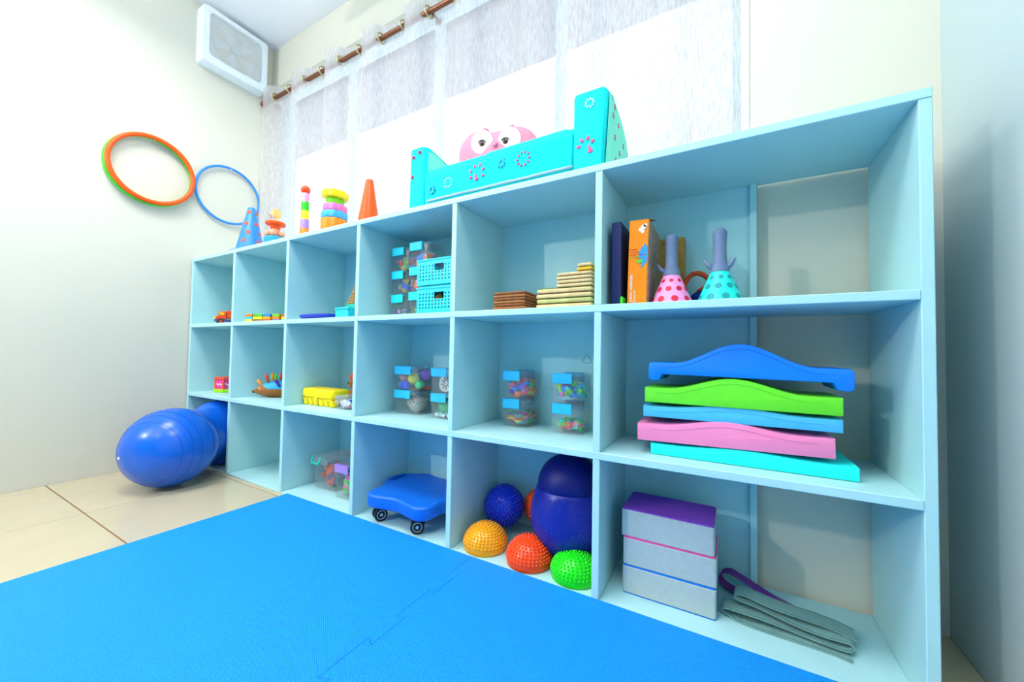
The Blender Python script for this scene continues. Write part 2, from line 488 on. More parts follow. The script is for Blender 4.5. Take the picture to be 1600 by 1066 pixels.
# ================================================================== HOOPS
def hoop(name, label, c, R, r, mat, tilt=0.0):
    b = bmn(); tube(b, [(0, R * math.cos(a), R * math.sin(a)) for a in [2 * PI * q / 64 for q in range(64)]], r, 10, True)
    o = obj(name, b, mat, None, True, loc=c, rot=(0, tilt, 0))
    return tag(o, label, 'hoop', 'hoops hung on the left wall')
hoop('hula_hoop', 'orange plastic hoop hung on the cream wall in front of the green one', (XL + .045, -.203, 1.648), .180, .0115, M('hoop_orange', '#FF5A00', .35))
hoop('hula_hoop', 'green plastic hoop showing as a rim behind the orange hoop', (XL + .016, -.2035, 1.648), .184, .0095, M('hoop_green', '#46E01E', .35))
hoop('hula_hoop', 'thin blue hoop hung on the wall beside the orange hoop', (XL + .022, .175, 1.648), .178, .0075, M('hoop_blue', '#2E8FEA', .35))
for (yy, zz) in ((-.203, 1.8145), (.175, 1.8165)):
    b = bmn(); tube(b, [(0, 0, -.002), (.02, 0, -.002), (.040, 0, -.002), (.046, 0, 0)], .0020, 6)
    o = obj('wall_pin', b, WALL, None, True, loc=(XL, yy, zz))
    tag(o, 'small cream wall pin holding the ' + ('orange and green hoops' if yy < 0 else 'blue hoop'), 'hook')

# ================================================================== FOAM MATS
def foam_mat(label, x0, x1, y0, y1, teeth_l, teeth_r):
    pts = []
    def side(xa, ya, yb, sgn, on):
        if not on: return [(xa, ya), (xa, yb)]
        out = [(xa, ya)]; n = 40; L = (yb - ya) / n
        for k in range(n):
            a = ya + L * k
            if k % 2 == 0:
                out += [(xa, a + .12 * L), (xa + .022, a - .02 * L + .0), (xa + .022, a + 1.02 * L), (xa, a + .88 * L)]
        out.append((xa, yb)); return out
    g = .0006
    pts += side(x1 - g, y0, y1, 1, teeth_r)
    lft = side(x0 + g, y1, y0, 1, False) if not teeth_l else list(reversed(side(x0 + g, y0, y1, 1, True)))
    pts += lft
    cx, cy = (x0 + x1) / 2, (y0 + y1) / 2
    b = bmn(); prism(b, [(x - cx, y - cy) for x, y in pts], 0, .012, 'z')
    o = obj('foam_mat', b, FOAM, None, loc=(cx, cy, 0.0005))
    return tag(o, label, 'mat', 'interlocking blue foam floor mats')
foam_mat('blue textured foam mat bordering the bare tiles, farther one from the right wall', -2.085, -1.06, -4.15, -.002, False, True)  # both mats run on unseen behind the camera, added for blue bounce
foam_mat('blue textured foam mat in front of the spiky domes and the yoga blocks', -1.06, -.012, -4.15, -.002, True, False)

# ================================================================== PEANUT BALL
pb = thing('peanut_ball', 'shiny blue peanut-shaped exercise ball sticking out of the lowest left cubby', 'exercise ball', (-2.775, -.075, 0))
A = Vector((-2.680, -.222, .1865)); B_ = Vector((-2.882, .078, .1865))
ax = (B_ - A); L = ax.length; ax.normalize()
Rb = .1845
prof = []
N = 70
for k in range(N + 1):
    s = -Rb + (L + 2 * Rb) * k / N
    d1 = Rb * Rb - s * s; d2 = Rb * Rb - (s - L) ** 2
    r1 = math.sqrt(d1) if d1 > 0 else 0; r2 = math.sqrt(d2) if d2 > 0 else 0
    r = max(r1, r2)
    mid = abs(s - L / 2)
    wst = .140 + .60 * mid * mid / L
    if mid < L / 2 * .72: r = max(r, min(wst, .178)) if r < wst else r
    if k in (0, N): r = 0
    # fine moulded rings
    prof.append((r, s))
b = bmn()
Mx = Matrix.Translation(A - Vector((-2.775, -.075, 0))) @ ax.to_track_quat('Z', 'Y').to_matrix().to_4x4()
lathe(b, prof, 48, Mx, cap=False)
BALLB = M('ball_blue', '#0A62D6', .26, .5, .02)
body = obj('ball_body', b, BALLB, pb, True)
for s in (-.12, -.085, -.05, 0.02, L + .05, L + .1):
    r = math.sqrt(max(Rb * Rb - (s if s < L / 2 else s - L) ** 2, 0)) + .0001
    b = bmn(); tube(b, [Mx @ Vector((r * math.cos(a), r * math.sin(a), s)) for a in [2 * PI * q / 56 for q in range(56)]], .0008, 4, True)
    obj('moulded_ring', b, M('ball_blue_dark', '#0A3FA0', .4), body)
pdir = Vector((.06, -.995, -.06)).normalized(); pc = A - Vector((-2.775, -.075, 0))
b = bmn(); cyl(b, pc + pdir * (Rb - .004), pc + pdir * (Rb + .003), .007, seg=12)
obj('plug', b, WHITE, pb, True, autos=40)

# ================================================================== TOP OF THE SHELF
ZT = H + .0005
# --- blue cone with orange dots
def dotted_cone(name, label, cat, loc, prof, mat, dots, dmat, dr, flange=None, dotname='dot'):
    t = thing(name, label, cat, loc)
    b = bmn(); lathe(b, prof, 32)
    body = obj('cone_body', b, mat, t, True, autos=35)
    if flange:
        b = bmn(); prism(b, flange[0], 0, flange[1], 'z', .002, 1); obj('cone_base', b, mat, t, True, autos=40)
    for (z, n, a0) in dots:
        # radius & slope at z
        for (r0, z0), (r1, z1) in zip(prof[:-1], prof[1:]):
            if z0 <= z <= z1 and z1 > z0:
                r = r0 + (r1 - r0) * (z - z0) / (z1 - z0); sl = (r1 - r0) / (z1 - z0); break
        for k in range(n):
            a = a0 + 2 * PI * k / n
            nrm = Vector((math.cos(a), math.sin(a), -sl)).normalized()
            p = Vector((r * math.cos(a), r * math.sin(a), z))
            q = nrm.to_track_quat('Z', 'Y').to_matrix().to_4x4()
            b = bmn(); lathe(b, [(dr, -.002), (dr, .0006), (dr * .8, .0012)], 14, Matrix.Translation(p) @ q)
            obj(dotname, b, dmat, body)
    return t
dotted_cone('dotted_cone', 'blue training cone with orange dots, nearest the hoops on top of the shelf', 'cone', (-2.665, .085, ZT),
            [(.071, 0), (.069, .01), (.019, .248), (.016, .252), (0, .252)], M('cone_blue', '#2F86F0', .4),
            [(.055, 5, .2), (.105, 5, .55), (.155, 5, .2), (.222, 4, .6)], M('cone_dot_orange', '#E8521A', .5), .0105,
            flange=(rrect(.155, .155, .02, 4), .008), dotname='colour_dot')  # orange discs set on the cone, no openings cut
# --- basketball game toy
bt = thing('basketball_toy', 'small orange tabletop basketball toy with hoop, backboard and blue base', 'toy', (-2.43, .09, ZT))
ORG = M('toy_orange', '#FF5A08', .4); PCH = M('toy_peach', '#FFA882', .45); YEL = M('toy_cream_yellow', '#FFD27A', .45); TBL = M('toy_blue', '#1E9CE8', .4)
b = bmn(); lathe(b, [(.050, 0), (.052, .006), (.052, .046), (.044, .056), (0, .058)], 10); obj('base', b, TBL, bt, True, autos=30)
for q in range(5):
    a = 2 * PI * q / 5 + .5; b = bmn(); sph(b, (.034 * math.cos(a), 0.036 * math.sin(a), .073), .0155, 12, 8); obj('ball', b, PCH, bt, True)
b = bmn(); cyl(b, (0, 0, .056), (0, 0, .106), .018, .02); obj('stem', b, PCH, bt, True, autos=40)
b = bmn(); lathe(b, [(.022, .100), (.026, .116), (.046, .122), (.048, .130), (.044, .136), (.02, .139), (0, .139)], 24); obj('tray', b, ORG, bt, True, autos=40)
b = bmn(); cyl(b, (.008, 0, .138), (.008, 0, .168), .004); obj('post', b, YEL, bt)
b = bmn(); prism(b, [(-.016, .160), (.016, .160), (.022, .170), (.022, .198), (.0, .210), (-.022, .198), (-.022, .170)], .004, .011, 'x', .001, 1); obj('backboard', b, YEL, bt)
b = bmn(); tube(b, [(-.022 + .020 * math.cos(a), .02 * math.sin(a), .182) for a in [2 * PI * q / 20 for q in range(20)]], .0016, 6, True)
rim = obj('hoop_rim', b, YEL, bt, True)
b = bmn()
for q in range(8):
    a = 2 * PI * q / 8
    tube(b, [(-.022 + .02 * math.cos(a), .02 * math.sin(a), .182), (-.022 + .017 * math.cos(a + .3), .017 * math.sin(a + .3), .170), (-.022 + .012 * math.cos(a), .012 * math.sin(a), .158)], .0009, 4)
tube(b, [(-.022 + .0165 * math.cos(a), .0165 * math.sin(a), .170) for a in [2 * PI * q / 16 for q in range(16)]], .0009, 4, True)
obj('net', b, M('net_brown', '#B98A50', .7), rim)
# --- stacked cylinder tower with ball
sc = thing('stacking_tower', 'slim stacking tower of coloured cylinders topped by an orange ball', 'toy', (-2.172, .09, ZT))
zz = 0
for (cname, hx, h, r) in (('o', '#FF8A1E', .066, .0205), ('p', '#A684E0', .044, .0195), ('y', '#FFE31A', .044, .0185), ('g', '#16D60A', .044, .0175), ('k', '#FFA6DC', .044, .0165)):
    b = bmn(); lathe(b, [(r, zz), (r, zz + h - .0012), (r - .001, zz + h)], 20)
    obj('cylinder', b, M('stack_' + cname, hx, .35), sc, True, autos=40); zz += h
b = bmn(); sph(b, (0, 0, zz + .017), .0215, 20, 12); obj('ball', b, M('stack_ball_orange', '#FF4A08', .25), sc, True)
# --- ring stacker
rs = thing('ring_stacker', 'ring stacking toy of scalloped coloured rings with a wide yellow top', 'toy', (-1.945, .095, ZT))
b = bmn(); cyl(b, (0, 0, 0), (0, 0, .20), .012); obj('peg', b, WHITE, rs)
def scallop(bm, R, n, dep, z0, z1, tilt=0, bev=.006):
    o = [(R * (1 + dep * math.cos(n * a)) * math.cos(a), R * (1 + dep * math.cos(n * a)) * math.sin(a)) for a in [2 * PI * q / 72 for q in range(72)]]
    prism(bm, o, z0, z1, 'z', bev, 2)
    if tilt:
        zc = (z0 + z1) / 2; c, s = math.cos(tilt), math.sin(tilt)
        for v in bm.verts:
            x, z = v.co.x, v.co.z - zc
            v.co.x = x * c + z * s; v.co.z = zc + z * c - x * s
for (cn, hx, R, n, dp, z0, z1, tl) in (('o', '#FF8A10', .058, 10, .04, 0, .072, 0), ('b', '#3FB4EE', .055, 9, .04, .072, .107, 0), ('k', '#FF7AC0', .050, 8, .05, .107, .142, 0.02),
                                  ('g', '#7BE01A', .039, 24, .02, .142, .172, 0.03), ('y', '#FFE610', .056, 8, .05, .172, .206, .06)):
    b = bmn(); scallop(b, R, n, dp, z0, z1, tl); obj('ring', b, M('ring_' + cn, hx, .35), rs, True, autos=50)
# --- orange cone
oc = thing('traffic_cone', 'plain orange sport cone left of the teal sofa', 'cone', (-1.705, .09, ZT))
b = bmn(); lathe(b, [(.047, .004), (.0465, .012), (.016, .208), (.0125, .2115), (0, .2115)], 28); obj('cone_body', b, M('cone_orange', '#FF5A08', .35), oc, True, autos=35)
b = bmn(); lathe(b, [(.062, 0), (.0635, .004), (.060, .010), (.045, .013), (0, .013)], 28); obj('cone_base', b, MATS['cone_orange'], oc, True, autos=35)
b = bmn(); prism(b, rrect(.13, .13, .012, 3), 0, .004, 'z'); 
obj('cone_foot', b, MATS['cone_orange'], oc)

# --- child sofa
sf = thing('child_sofa', 'small turquoise child sofa with pink flower print on top of the shelf', 'sofa', (-.99, .15, ZT))
SX, SY = -.99, .15
TEAL = M('sofa_turquoise', '#12E4E6', .7, .15, .07, 12, .25, 25); MINT = M('sofa_mint', '#86F0D6', .7, .15, .05, 12, .2, 25)
PINKP = M('print_pink', '#F2608C', .7, .1); WHP = M('print_white', '#D8F6F4', .7, .1)
def sofa_arm(x0, x1, slope_out):
    b = bmn()
    y0, y1 = .012 - SY, .285 - SY
    zf, zb = .238, .10
    # wedge: tall in front, sloping back ; outer side flares
    o = [(y0, 0), (y1, 0), (y1, .150), (y1 - .03, .185), (y1 - .10, .216), (y0 + .04, zf), (y0 + .004, zf - .010)]
    prism(b, o, x0 - SX, x1 - SX, 'x', .014, 3)
    if slope_out:
        for v in b.verts:
            if v.co.x > (x0 + x1) / 2 - SX: v.co.x -= slope_out * (1 - v.co.z / zf)
            if v.co.x < (x0 + x1) / 2 - SX: pass
    return b
obj('armrest', sofa_arm(-1.395, -1.318, 0), TEAL, sf, True, autos=50)
obj('armrest', sofa_arm(-.742, -.640, .012), [TEAL], sf, True, autos=50)
# mint side covers (side panels of another cloth)
def wedge_side(x, th):
    b = bmn(); y0, y1 = .03 - SY, .272 - SY
    prism(b, [(y0, .012), (y1, .012), (y1, .140), (y1 - .03, .172), (y1 - .10, .202), (y0 + .03, .222), (y0 + .004, .215)], x - SX, x - SX + th, 'x', .003, 1)
    return b
sb = wedge_side(-.6375, .004)
for v in sb.verts: v.co.x -= .012 * (1 - v.co.z / .238)
obj('side_cover', sb, MINT, sf, label='mint green side cover')
obj('side_cover', wedge_side(-1.3185, .003), MINT, sf, label='mint green inner side cover')
# seat block with rolled front edge
b = bmn()
o = []
y0, y1 = .014 - SY, .285 - SY
o += [(y0 + .004, 0), (y1, 0), (y1, .11)]
rc = (y0 + .042, .108); rr = .042
for k in range(13):
    a = math.radians(60 + 130 * k / 12); o.append((rc[0] + rr * math.cos(a), rc[1] + rr * math.sin(a)))
prism(b, o, -1.318 - SX, -.742 - SX, 'x', .006, 2)
# soft creases
for v in b.verts:
    v.co.z += .004 * math.sin(v.co.x * 23) * (1 if v.co.z > .05 else 0)
obj('seat', b, TEAL, sf, True, autos=50)
b = bmn(); lathe(b, [(0, -.001), (.03, .0), (.040, .006), (.0405, .02)], 24, Matrix.Translation((-.748 - SX, rc[0] + .002, rc[1])) @ Matrix.Rotation(-PI / 2, 4, 'Y'))
b2 = bmn(); lathe(b2, [(.041, -.30), (.043, -.02), (.036, .006), (.012, .010), (0, .008)], 24, Matrix.Translation((-.752 - SX, rc[0], rc[1] + .002)) @ Matrix.Rotation(PI / 2, 4, 'Y'))
b.free()
obj('bolster', b2, TEAL, sf, True, autos=50)
b = bmn(); tube(b, [(-1.30 - SX + .56 * k / 20, y0 - .002 + .001 * math.sin(k), .016) for k in range(21)], .0045, 8)
obj('zip', b, M('zip_grey', '#A9C6CE', .5), sf, True)
def flower(cx, cz, R, n, pr, mat, yf, ang0=0.0, skip=()):
    b = bmn()
    for k in range(n):
        if k in skip: continue
        a = ang0 + 2 * PI * k / n
        px, pz = cx + R * math.cos(a), cz + R * math.sin(a)
        out = []
        for q in range(8):
            w = 2 * PI * q / 8
            lx, lz = pr * 1.5 * math.cos(w), pr * .8 * math.sin(w) * (1.2 - .5 * math.cos(w))
            out.append((px + lx * math.cos(a) - lz * math.sin(a) - SX, pz + lx * math.sin(a) + lz * math.cos(a)))
        prism(b, out, yf - SY - .0012, yf - SY + .004, 'y')
    obj('flower_print', b, mat, sf, label='printed flower ring')
def petal(cx, cz, s, yf, mat=PINKP):
    b = bmn()
    o = [(cx - SX + s * x, cz + s * z) for x, z in ((-.35, -1), (.2, -1.05), (.75, -.75), (.3, -.1), (0, .5), (-.25, 1), (-.35, .2))]
    prism(b, o, yf - SY - .0012, yf - SY + .004, 'y'); obj('petal_print', b, mat, sf)
YF_ = .0135
flower(-1.205, .066, .0165, 10, .0022, WHP, YF_)
flower(-1.082, .072, .028, 8, .0042, PINKP, YF_, .35, skip=(5, 6))
petal(-1.085, .062, .013, YF_)
flower(-.905, .080, .0215, 10, .003, M('print_red_pink', '#C8507A', .7), YF_)
flower(-.985, .085, .012, 8, .004, M('print_deep_teal', '#0FB7C6', .7), YF_)
flower(-1.28, .055, .012, 8, .004, MATS['print_deep_teal'], YF_)
flower(-.700, .068, .022, 7, .0045, PINKP, .0115, .4, skip=(4, 5, 6))
petal(-.688, .058, .013, .0115)
flower(-.69, .190, .012, 9, .0022, WHP, .0115)
for (px, pz) in ((-1.372, .195), (-1.342, .208), (-1.374, .12)): flower(px, pz, .003, 5, .003, PINKP, .0115)
for (py, pz) in ((.07, .17), (.10, .12), (.13, .17), (.16, .10), (.08, .20), (.20, .14), (.12, .06), (.22, .08)):
    b = bmn()
    xx = -.6335 - .012 * (1 - pz / .238) - SX
    for q in range(5):
        a = 2 * PI * q / 5
        prism(b, [(py - SY + .006 * math.cos(a) + .003 * math.cos(w), pz + .006 * math.sin(a) + .003 * math.sin(w)) for w in [2 * PI * i / 6 for i in range(6)]], xx - .002, xx + .0012, 'x')
    obj('flower_print', b, PINKP, sf)

# --- pink owl cushion
ow = thing('owl_cushion', 'pink owl-face cushion peeking over the turquoise sofa', 'cushion', (-1.125, .215, ZT + .108), rz=.30)
PK = M('owl_pink', '#FF8FA6', .8, .1, .05, 20, .2, 60)
b = bmn(); sph(b, (-.068, 0, .135), .092, 24, 16, (1.0, .45, 1.06)); obj('head', b, PK, ow, True)
b = bmn(); sph(b, (.072, 0, .135), .092, 24, 16, (1.0, .45, 1.06)); obj('head', b, PK, ow, True)
b = bmn(); sph(b, (0, 0, .118), .11, 24, 16, (1.15, .42, .95)); obj('body', b, PK, ow, True)
for sx in (-1, 1):
    b = bmn(); lathe(b, [(.016, 0), (.014, .012), (0, .028)], 10, Matrix.Translation((sx * .05, 0, .222)) @ Matrix.Rotation(sx * .35, 4, 'Y')); obj('ear_tuft', b, PK, ow, True)
    ey = obj('eye_patch', sph(bmn(), (sx * .054, -.0385, .165), .044, 20, 12, (1, .14, 1.12)), WHITE, ow, True)
    b = bmn(); sph(b, (sx * .046 - .006, -.0440, .158), .0115, 14, 10, (1, .25, 1)); ir = obj('iris', b, M('owl_iris', '#6B3A22', .4), ey, True)
    b = bmn(); sph(b, (sx * .046 - .006, -.0462, .158), .0065, 10, 8, (1, .25, 1)); obj('pupil', b, M('black_gloss', '#15110F', .25), ey, True)
for sx in (-1, 1):
    b = bmn(); tube(b, [(sx * .046 - .006 + .0145 * math.cos(a), -.0452, .1605 + .0105 * math.sin(a)) for a in [PI * q / 8 for q in range(9)]], .0018, 6); obj('lash_line', b, M('lash_brown', '#4A2A22', .6), ow)
b = bmn(); lathe(b, [(.011, 0), (.008, .01), (0, .02)], 10, Matrix.Translation((0, -.044, .150)) @ Matrix.Rotation(PI * .75, 4, 'X')); obj('beak', b, M('owl_beak', '#FF7F9C', .6), ow, True)

# ================================================================== CLEAR BOXES
LATCH = M('latch_blue', '#2FC4F5', .35); LATCHT = M('latch_turquoise', '#10E6F2', .35)
PAL = ['#FF4A2A', '#FFC81E', '#2A7BEE', '#3FD02E', '#FF6FB4', '#8A5AE0', '#18C8C8', '#FF8A1E']
PALM = [M('toy_%d' % i, h, .4, .4) for i, h in enumerate(PAL)]
def clear_box(label, loc, w, d, h, latch, rz=0.0, wall=.0016, group='clear latch boxes'):
    t = thing('clear_box', label, 'storage box', loc, rz, group)
    b = bmn()
    lv = []
    for (sx, zz, inset) in ((.94, 0, 0), (1.0, h - .012, 0)):
        lv.append([(x * sx, y * sx, zz) for x, y in rrect(w, d, .010, 3)])
    n = len(lv[0])
    A0 = [b.verts.new(p) for p in lv[0]]; A1 = [b.verts.new(p) for p in lv[1]]
    k = 1 - 2 * wall / w
    I1 = [b.verts.new((x * k, y * k, z)) for x, y, z in lv[1]]; I0 = [b.verts.new((x * k, y * k, z + wall)) for x, y, z in lv[0]]
    for P_, Q_ in ((A0, A1), (A1, I1), (I1, I0)):
        for i in range(n): b.faces.new((P_[i], P_[(i + 1) % n], Q_[(i + 1) % n], Q_[i]))
    b.faces.new(A0); b.faces.new(I0)
    obj('box_body', b, CLEAR, t, True, autos=30)
    b = bmn(); prism(b, rrect(w + .006, d + .006, .012, 3), h - .012, h - .0035, 'z', .001, 1); 
    lid = obj('lid', b, CLEARLID, t)
    b = bmn(); prism(b, rrect(w - .016, d - .016, .010, 3), h - .0036, h - .001, 'z'); obj('lid_panel', b, CLEARLID, lid)
    lw = w * .62
    for sy in (-1, 1):
        b = bmn()
        yb = sy * (d / 2 + .003)
        y0, y1 = (yb - .006, yb) if sy < 0 else (yb, yb + .006)
        box(b, -lw / 2 - w * .10, lw / 2 - w * .10, y0, y1, h - .034, h - .002, .002, 1)
        box(b, -lw / 2 - w * .10, lw / 2 - w * .10, min(y0, y1) if sy < 0 else y0 - .010, y1 + .010 if sy < 0 else y1, h - .0034, h + .0002, .001, 1)
        obj('latch', b, latch, t)
    return t
def jumble(label, loc, w, d, h, cols, n, kinds='mix', sz=.012):
    """uncountable small plastic pieces filling a box: one object"""
    mats = [M('piece_' + c.strip('#'), c, .4) for c in cols]
    b = bmn()
    rnd = random.Random(label)
    n = int(n * 1.7); sz *= 1.12
    for k in range(n):
        r = sz * rnd.uniform(.75, 1.25)
        x = rnd.uniform(-w / 2 + r, w / 2 - r); y = rnd.uniform(-d / 2 + r, d / 2 - r)
        z = r * .9 + (h - 1.8 * r) * (k / max(1, n - 1)) * rnd.uniform(.85, 1)
        mi = rnd.randrange(len(mats)); nf = len(b.faces)
        kd = rnd.choice(['ball', 'cube', 'stick', 'star']) if kinds == 'mix' else kinds
        Rm = Matrix.Translation((x, y, z)) @ Matrix.Rotation(rnd.uniform(0, 6.28), 4, 'Z') @ Matrix.Rotation(rnd.uniform(-.7, .7), 4, 'X')
        b2 = bmn()
        if kd == 'ball': sph(b2, (0, 0, 0), r, 10, 7)
        elif kd == 'cube': box(b2, -r * .75, r * .75, -r * .6, r * .6, -r * .6, r * .6, r * .15, 1)
        elif kd == 'stick': tube(b2, [(-r * 1.3, 0, 0), (-r * .4, 0, r * .2), (r * .4, 0, .2 * r), (r * 1.3, 0, 0)], r * .33, 6)
        elif kd == 'ringlet': tube(b2, [(r * math.cos(a), r * math.sin(a), 0) for a in [2 * PI * q / 12 for q in range(12)]], r * .25, 5, True)
        else:
            o = [((r if q % 2 == 0 else r * .5) * math.cos(PI * q / 5), (r if q % 2 == 0 else r * .5) * math.sin(PI * q / 5)) for q in range(10)]
            prism(b2, o, -r * .3, r * .3, 'z')
        mp = {}
        for v in b2.verts:
            c = Rm @ v.co
            c.x = max(-w / 2, min(w / 2, c.x)); c.y = max(-d / 2, min(d / 2, c.y)); c.z = max(0, min(h, c.z))
            mp[v] = b.verts.new(c)
        for f in b2.faces:
            nf_ = b.faces.new([mp[v] for v in f.verts]); nf_.material_index = mi
        b2.free()
    o = obj('toy_pieces', b, mats, None, loc=loc)
    return tag(o, label, 'toy pieces', kind='stuff')

BH = .100
# ---- row 2 column 5 (two stacks)
R2 = Z2 + T / 2 + .0005
BX = .112; BD = .112
def stack_pos(x, y, lvl): return (x, y, R2 + lvl * (BH + .0006))
clear_box('clear box of coloured loops, under the box of purple and red pieces', stack_pos(-1.012, .232, 0), BX, BD, BH, LATCH)
jumble('coloured loops heaped in the clear box under the purple and red pieces', (-1.012, .232, R2 + .003), BX * .88, BD * .88, .055, ['#2A7BEE', '#FFD21E', '#E8762A', '#18A8B0', '#C23A3A', '#3FB02E'], 46, 'ringlet', .014)
clear_box('upper clear box of purple, green and red pieces, on the box of loops', stack_pos(-1.012, .232, 1), BX, BD, BH, LATCH)
jumble('red, purple and green plastic pieces in the box above the loops', (-1.012, .232, R2 + BH + .003), BX * .88, BD * .88, .082, ['#FF4A3A', '#8A3AC8', '#3FD02E', '#2A8BEE', '#FF3A9A', '#FF8A1E'], 46, 'mix', .015)
clear_box('clear box of small green and orange cubes, under the box of strips', stack_pos(-.812, .222, 0), BX, BD, BH, LATCH)
jumble('green and orange cubes scattered low in a clear box', (-.812, .222, R2 + .003), BX * .88, BD * .88, .05, ['#3FD02E', '#FF5A2A', '#2AC8C8', '#FF7AA4', '#7AE03A'], 30, 'cube', .012)
clear_box('clear box of green and pink strips, stacked on the box of cubes', stack_pos(-.812, .222, 1), BX, BD, BH, LATCH)
jumble('green, pink and turquoise strips in the box above the cubes', (-.812, .222, R2 + BH + .003), BX * .88, BD * .88, .08, ['#7AE01E', '#FF5AB4', '#18C8E8', '#2A7BEE', '#A0E83A'], 34, 'stick', .02)
# ---- row 2 column 4
clear_box('clear box holding a grey patterned dish, under the box of balls', stack_pos(-1.525, .212, 0), .15, BD, BH, LATCH)
ds = thing('patterned_dish', 'rounded grey speckled toy dish inside a clear box', 'toy', (-1.512, .215, R2 + .003))
b = bmn(); lathe(b, [(.012, 0), (.030, .012), (.044, .040), (.046, .052), (.040, .062), (.02, .070), (0, .072)], 24); obj('dish', b, M('dish_grey', '#BFB4AC', .7, .2, .25, 160), ds, True)
b = bmn()
for q in range(16):
    a = 2 * PI * q / 16
    sph(b, (.0455 * math.cos(a), .0455 * math.sin(a), .042 + .006 * (q % 2)), .003, 6, 4)
obj('speckles', b, M('dish_speckle', '#5A4A44', .7), ds, kind='stuff')
clear_box('clear box of coloured balls above the grey dish', stack_pos(-1.525, .212, 1), .15, BD, BH, LATCH)
zb = R2 + BH + .0035
for (nm, lab, hx, x, y, z, r) in (('ball', 'salmon pink ball in the clear box of balls', '#FF8C7A', -.040, -.018, .052, .026), ('ball', 'yellow ball in the clear box of balls', '#F2DC3A', .012, -.026, .046, .024),
                                 ('ball', 'purple ball at the back of the clear box of balls', '#B06AD8', .040, .016, .058, .026), ('ball', 'small blue ball low in the clear box of balls', '#2A86EE', -.048, -.030, .016, .015),
                                 ('ball', 'green ball low on the right of the clear box of balls', '#3FD07A', .046, -.024, .020, .019), ('ball', 'turquoise ball low between the others in the clear box', '#20C8B8', -.022, -.004, .013, .012)):
    b = bmn(); sph(b, (0, 0, 0), r, 18, 12)
    o = obj('toy_ball', b, M('ball_' + hx.strip('#'), hx, .4), None, True, loc=(-1.525 + x, .212 + y, zb + z)); tag(o, lab, 'ball', 'balls in a clear box')
b = bmn(); box(b, -.013, .013, -.010, .010, 0, .034, .003, 1)
o = obj('toy_block', b, M('block_violet_blue', '#4A4AE0', .4), None, loc=(-1.538, .170, zb), rot=(0, 0, .2)); tag(o, 'violet blue block standing before the yellow ball', 'block')
b = bmn(); prism(b, [(-.04, -.01), (.04, -.012), (.046, 0), (.03, .012), (-.04, .01)], 0, .012, 'z', .002, 1)
o = obj('toy_block', b, M('block_red_orange', '#F2501E', .4), None, loc=(-1.492, .218, zb)); tag(o, 'flat red orange piece under the green ball', 'block')
clear_box('lower clear box with a green ball against the divider, beside the grey dish', stack_pos(-1.325, .205, 0), .125, BD, BH, LATCH)
b = bmn(); sph(b, (0, 0, 0), .034, 20, 14); o = obj('toy_ball', b, M('ball_deep_green', '#12B070', .4), None, True, loc=(-1.338, .198, R2 + .045)); tag(o, 'large green ball in the lower box beside the divider', 'ball')
jumble('pale beads under the large green ball', (-1.325, .205, R2 + .003), .105, .095, .02, ['#BFE4E8', '#FFFFFF', '#8AD0D8'], 26, 'ball', .007)
clear_box('upper clear box holding a white slotted disc against the divider', stack_pos(-1.325, .205, 1), .125, BD, BH, LATCH)
dk = thing('slotted_disc', 'white round disc with radial slots inside a clear box', 'toy', (-1.335, .180, R2 + BH + .004), rot=(math.radians(-12), 0, 0))
b = bmn(); cyl(b, (0, 0, .036), (0, .010, .036), .036, seg=28); dd = obj('disc', b, M('disc_white', '#E8DCDC', .6), dk, True, autos=40)
for q in range(9):
    a = 2 * PI * q / 9; b = bmn()
    cyl(b, (.010 * math.cos(a), -.0008, .036 + .010 * math.sin(a)), (.026 * math.cos(a), -.0008, .036 + .026 * math.sin(a)), .0018, seg=6)
    obj('slot', b, M('slot_brown', '#6A5048', .7), dd)
# ---- row 1 column 4 : six boxes with turquoise latches + two baskets
R1 = Z1 + T / 2 + .0005
BW = .108
spec = [(0, 0, 'bottom left turquoise-latch box of dark blue strips in the top row', ['#1C6E8A', '#0E5A84', '#D07ACB', '#BFE07A'], 'stick', .05, 22, .022),
        (0, 1, 'middle left turquoise-latch box of yellow and blue figures in the top row', ['#FFD21E', '#F2C21A', '#1A6AE0', '#0E58C8'], 'star', .085, 20, .024),
        (0, 2, 'top left turquoise-latch box of mixed toys in the top row', ['#FFA01E', '#FF5AA0', '#2A8BEE', '#3FC02E', '#E2401E', '#FFD21E'], 'mix', .072, 34, .016),
        (1, 0, 'bottom right turquoise-latch box of blue and red pieces in the top row', ['#18B4D8', '#2AC8E8', '#FF5A2A', '#3FC02E'], 'mix', .045, 22, .016),
        (1, 1, 'middle right turquoise-latch box of red and pink pieces in the top row', ['#F2401E', '#FF5A3A', '#FF8AA8', '#B8E01E', '#8A5AE0'], 'ball', .08, 24, .018),
        (1, 2, 'top right turquoise-latch box of orange and blue pieces in the top row', ['#FF8A1E', '#FF6A3A', '#3A8AF0', '#FF9AB0', '#7A4AD0'], 'mix', .068, 30, .017)]
for (c, l, lab, cols, kd, hh, nn, sz) in spec:
    x, y = ((-1.556, .195), (-1.425, .165))[c]
    z = R1 + l * (BH + .0006)
    clear_box(lab, (x, y, z), BW, BD, BH, LATCHT, group='clear boxes with turquoise latches')
    jumble(lab.split(' turquoise')[0] + ' heap of ' + lab.split(' of ')[1].split(' in the')[0] + ' seen through the box', (x, y, z + .003), BW * .88, BD * .88, hh, cols, nn, kd, sz)
BASK = M('basket_turquoise', '#14D8EA', .4)
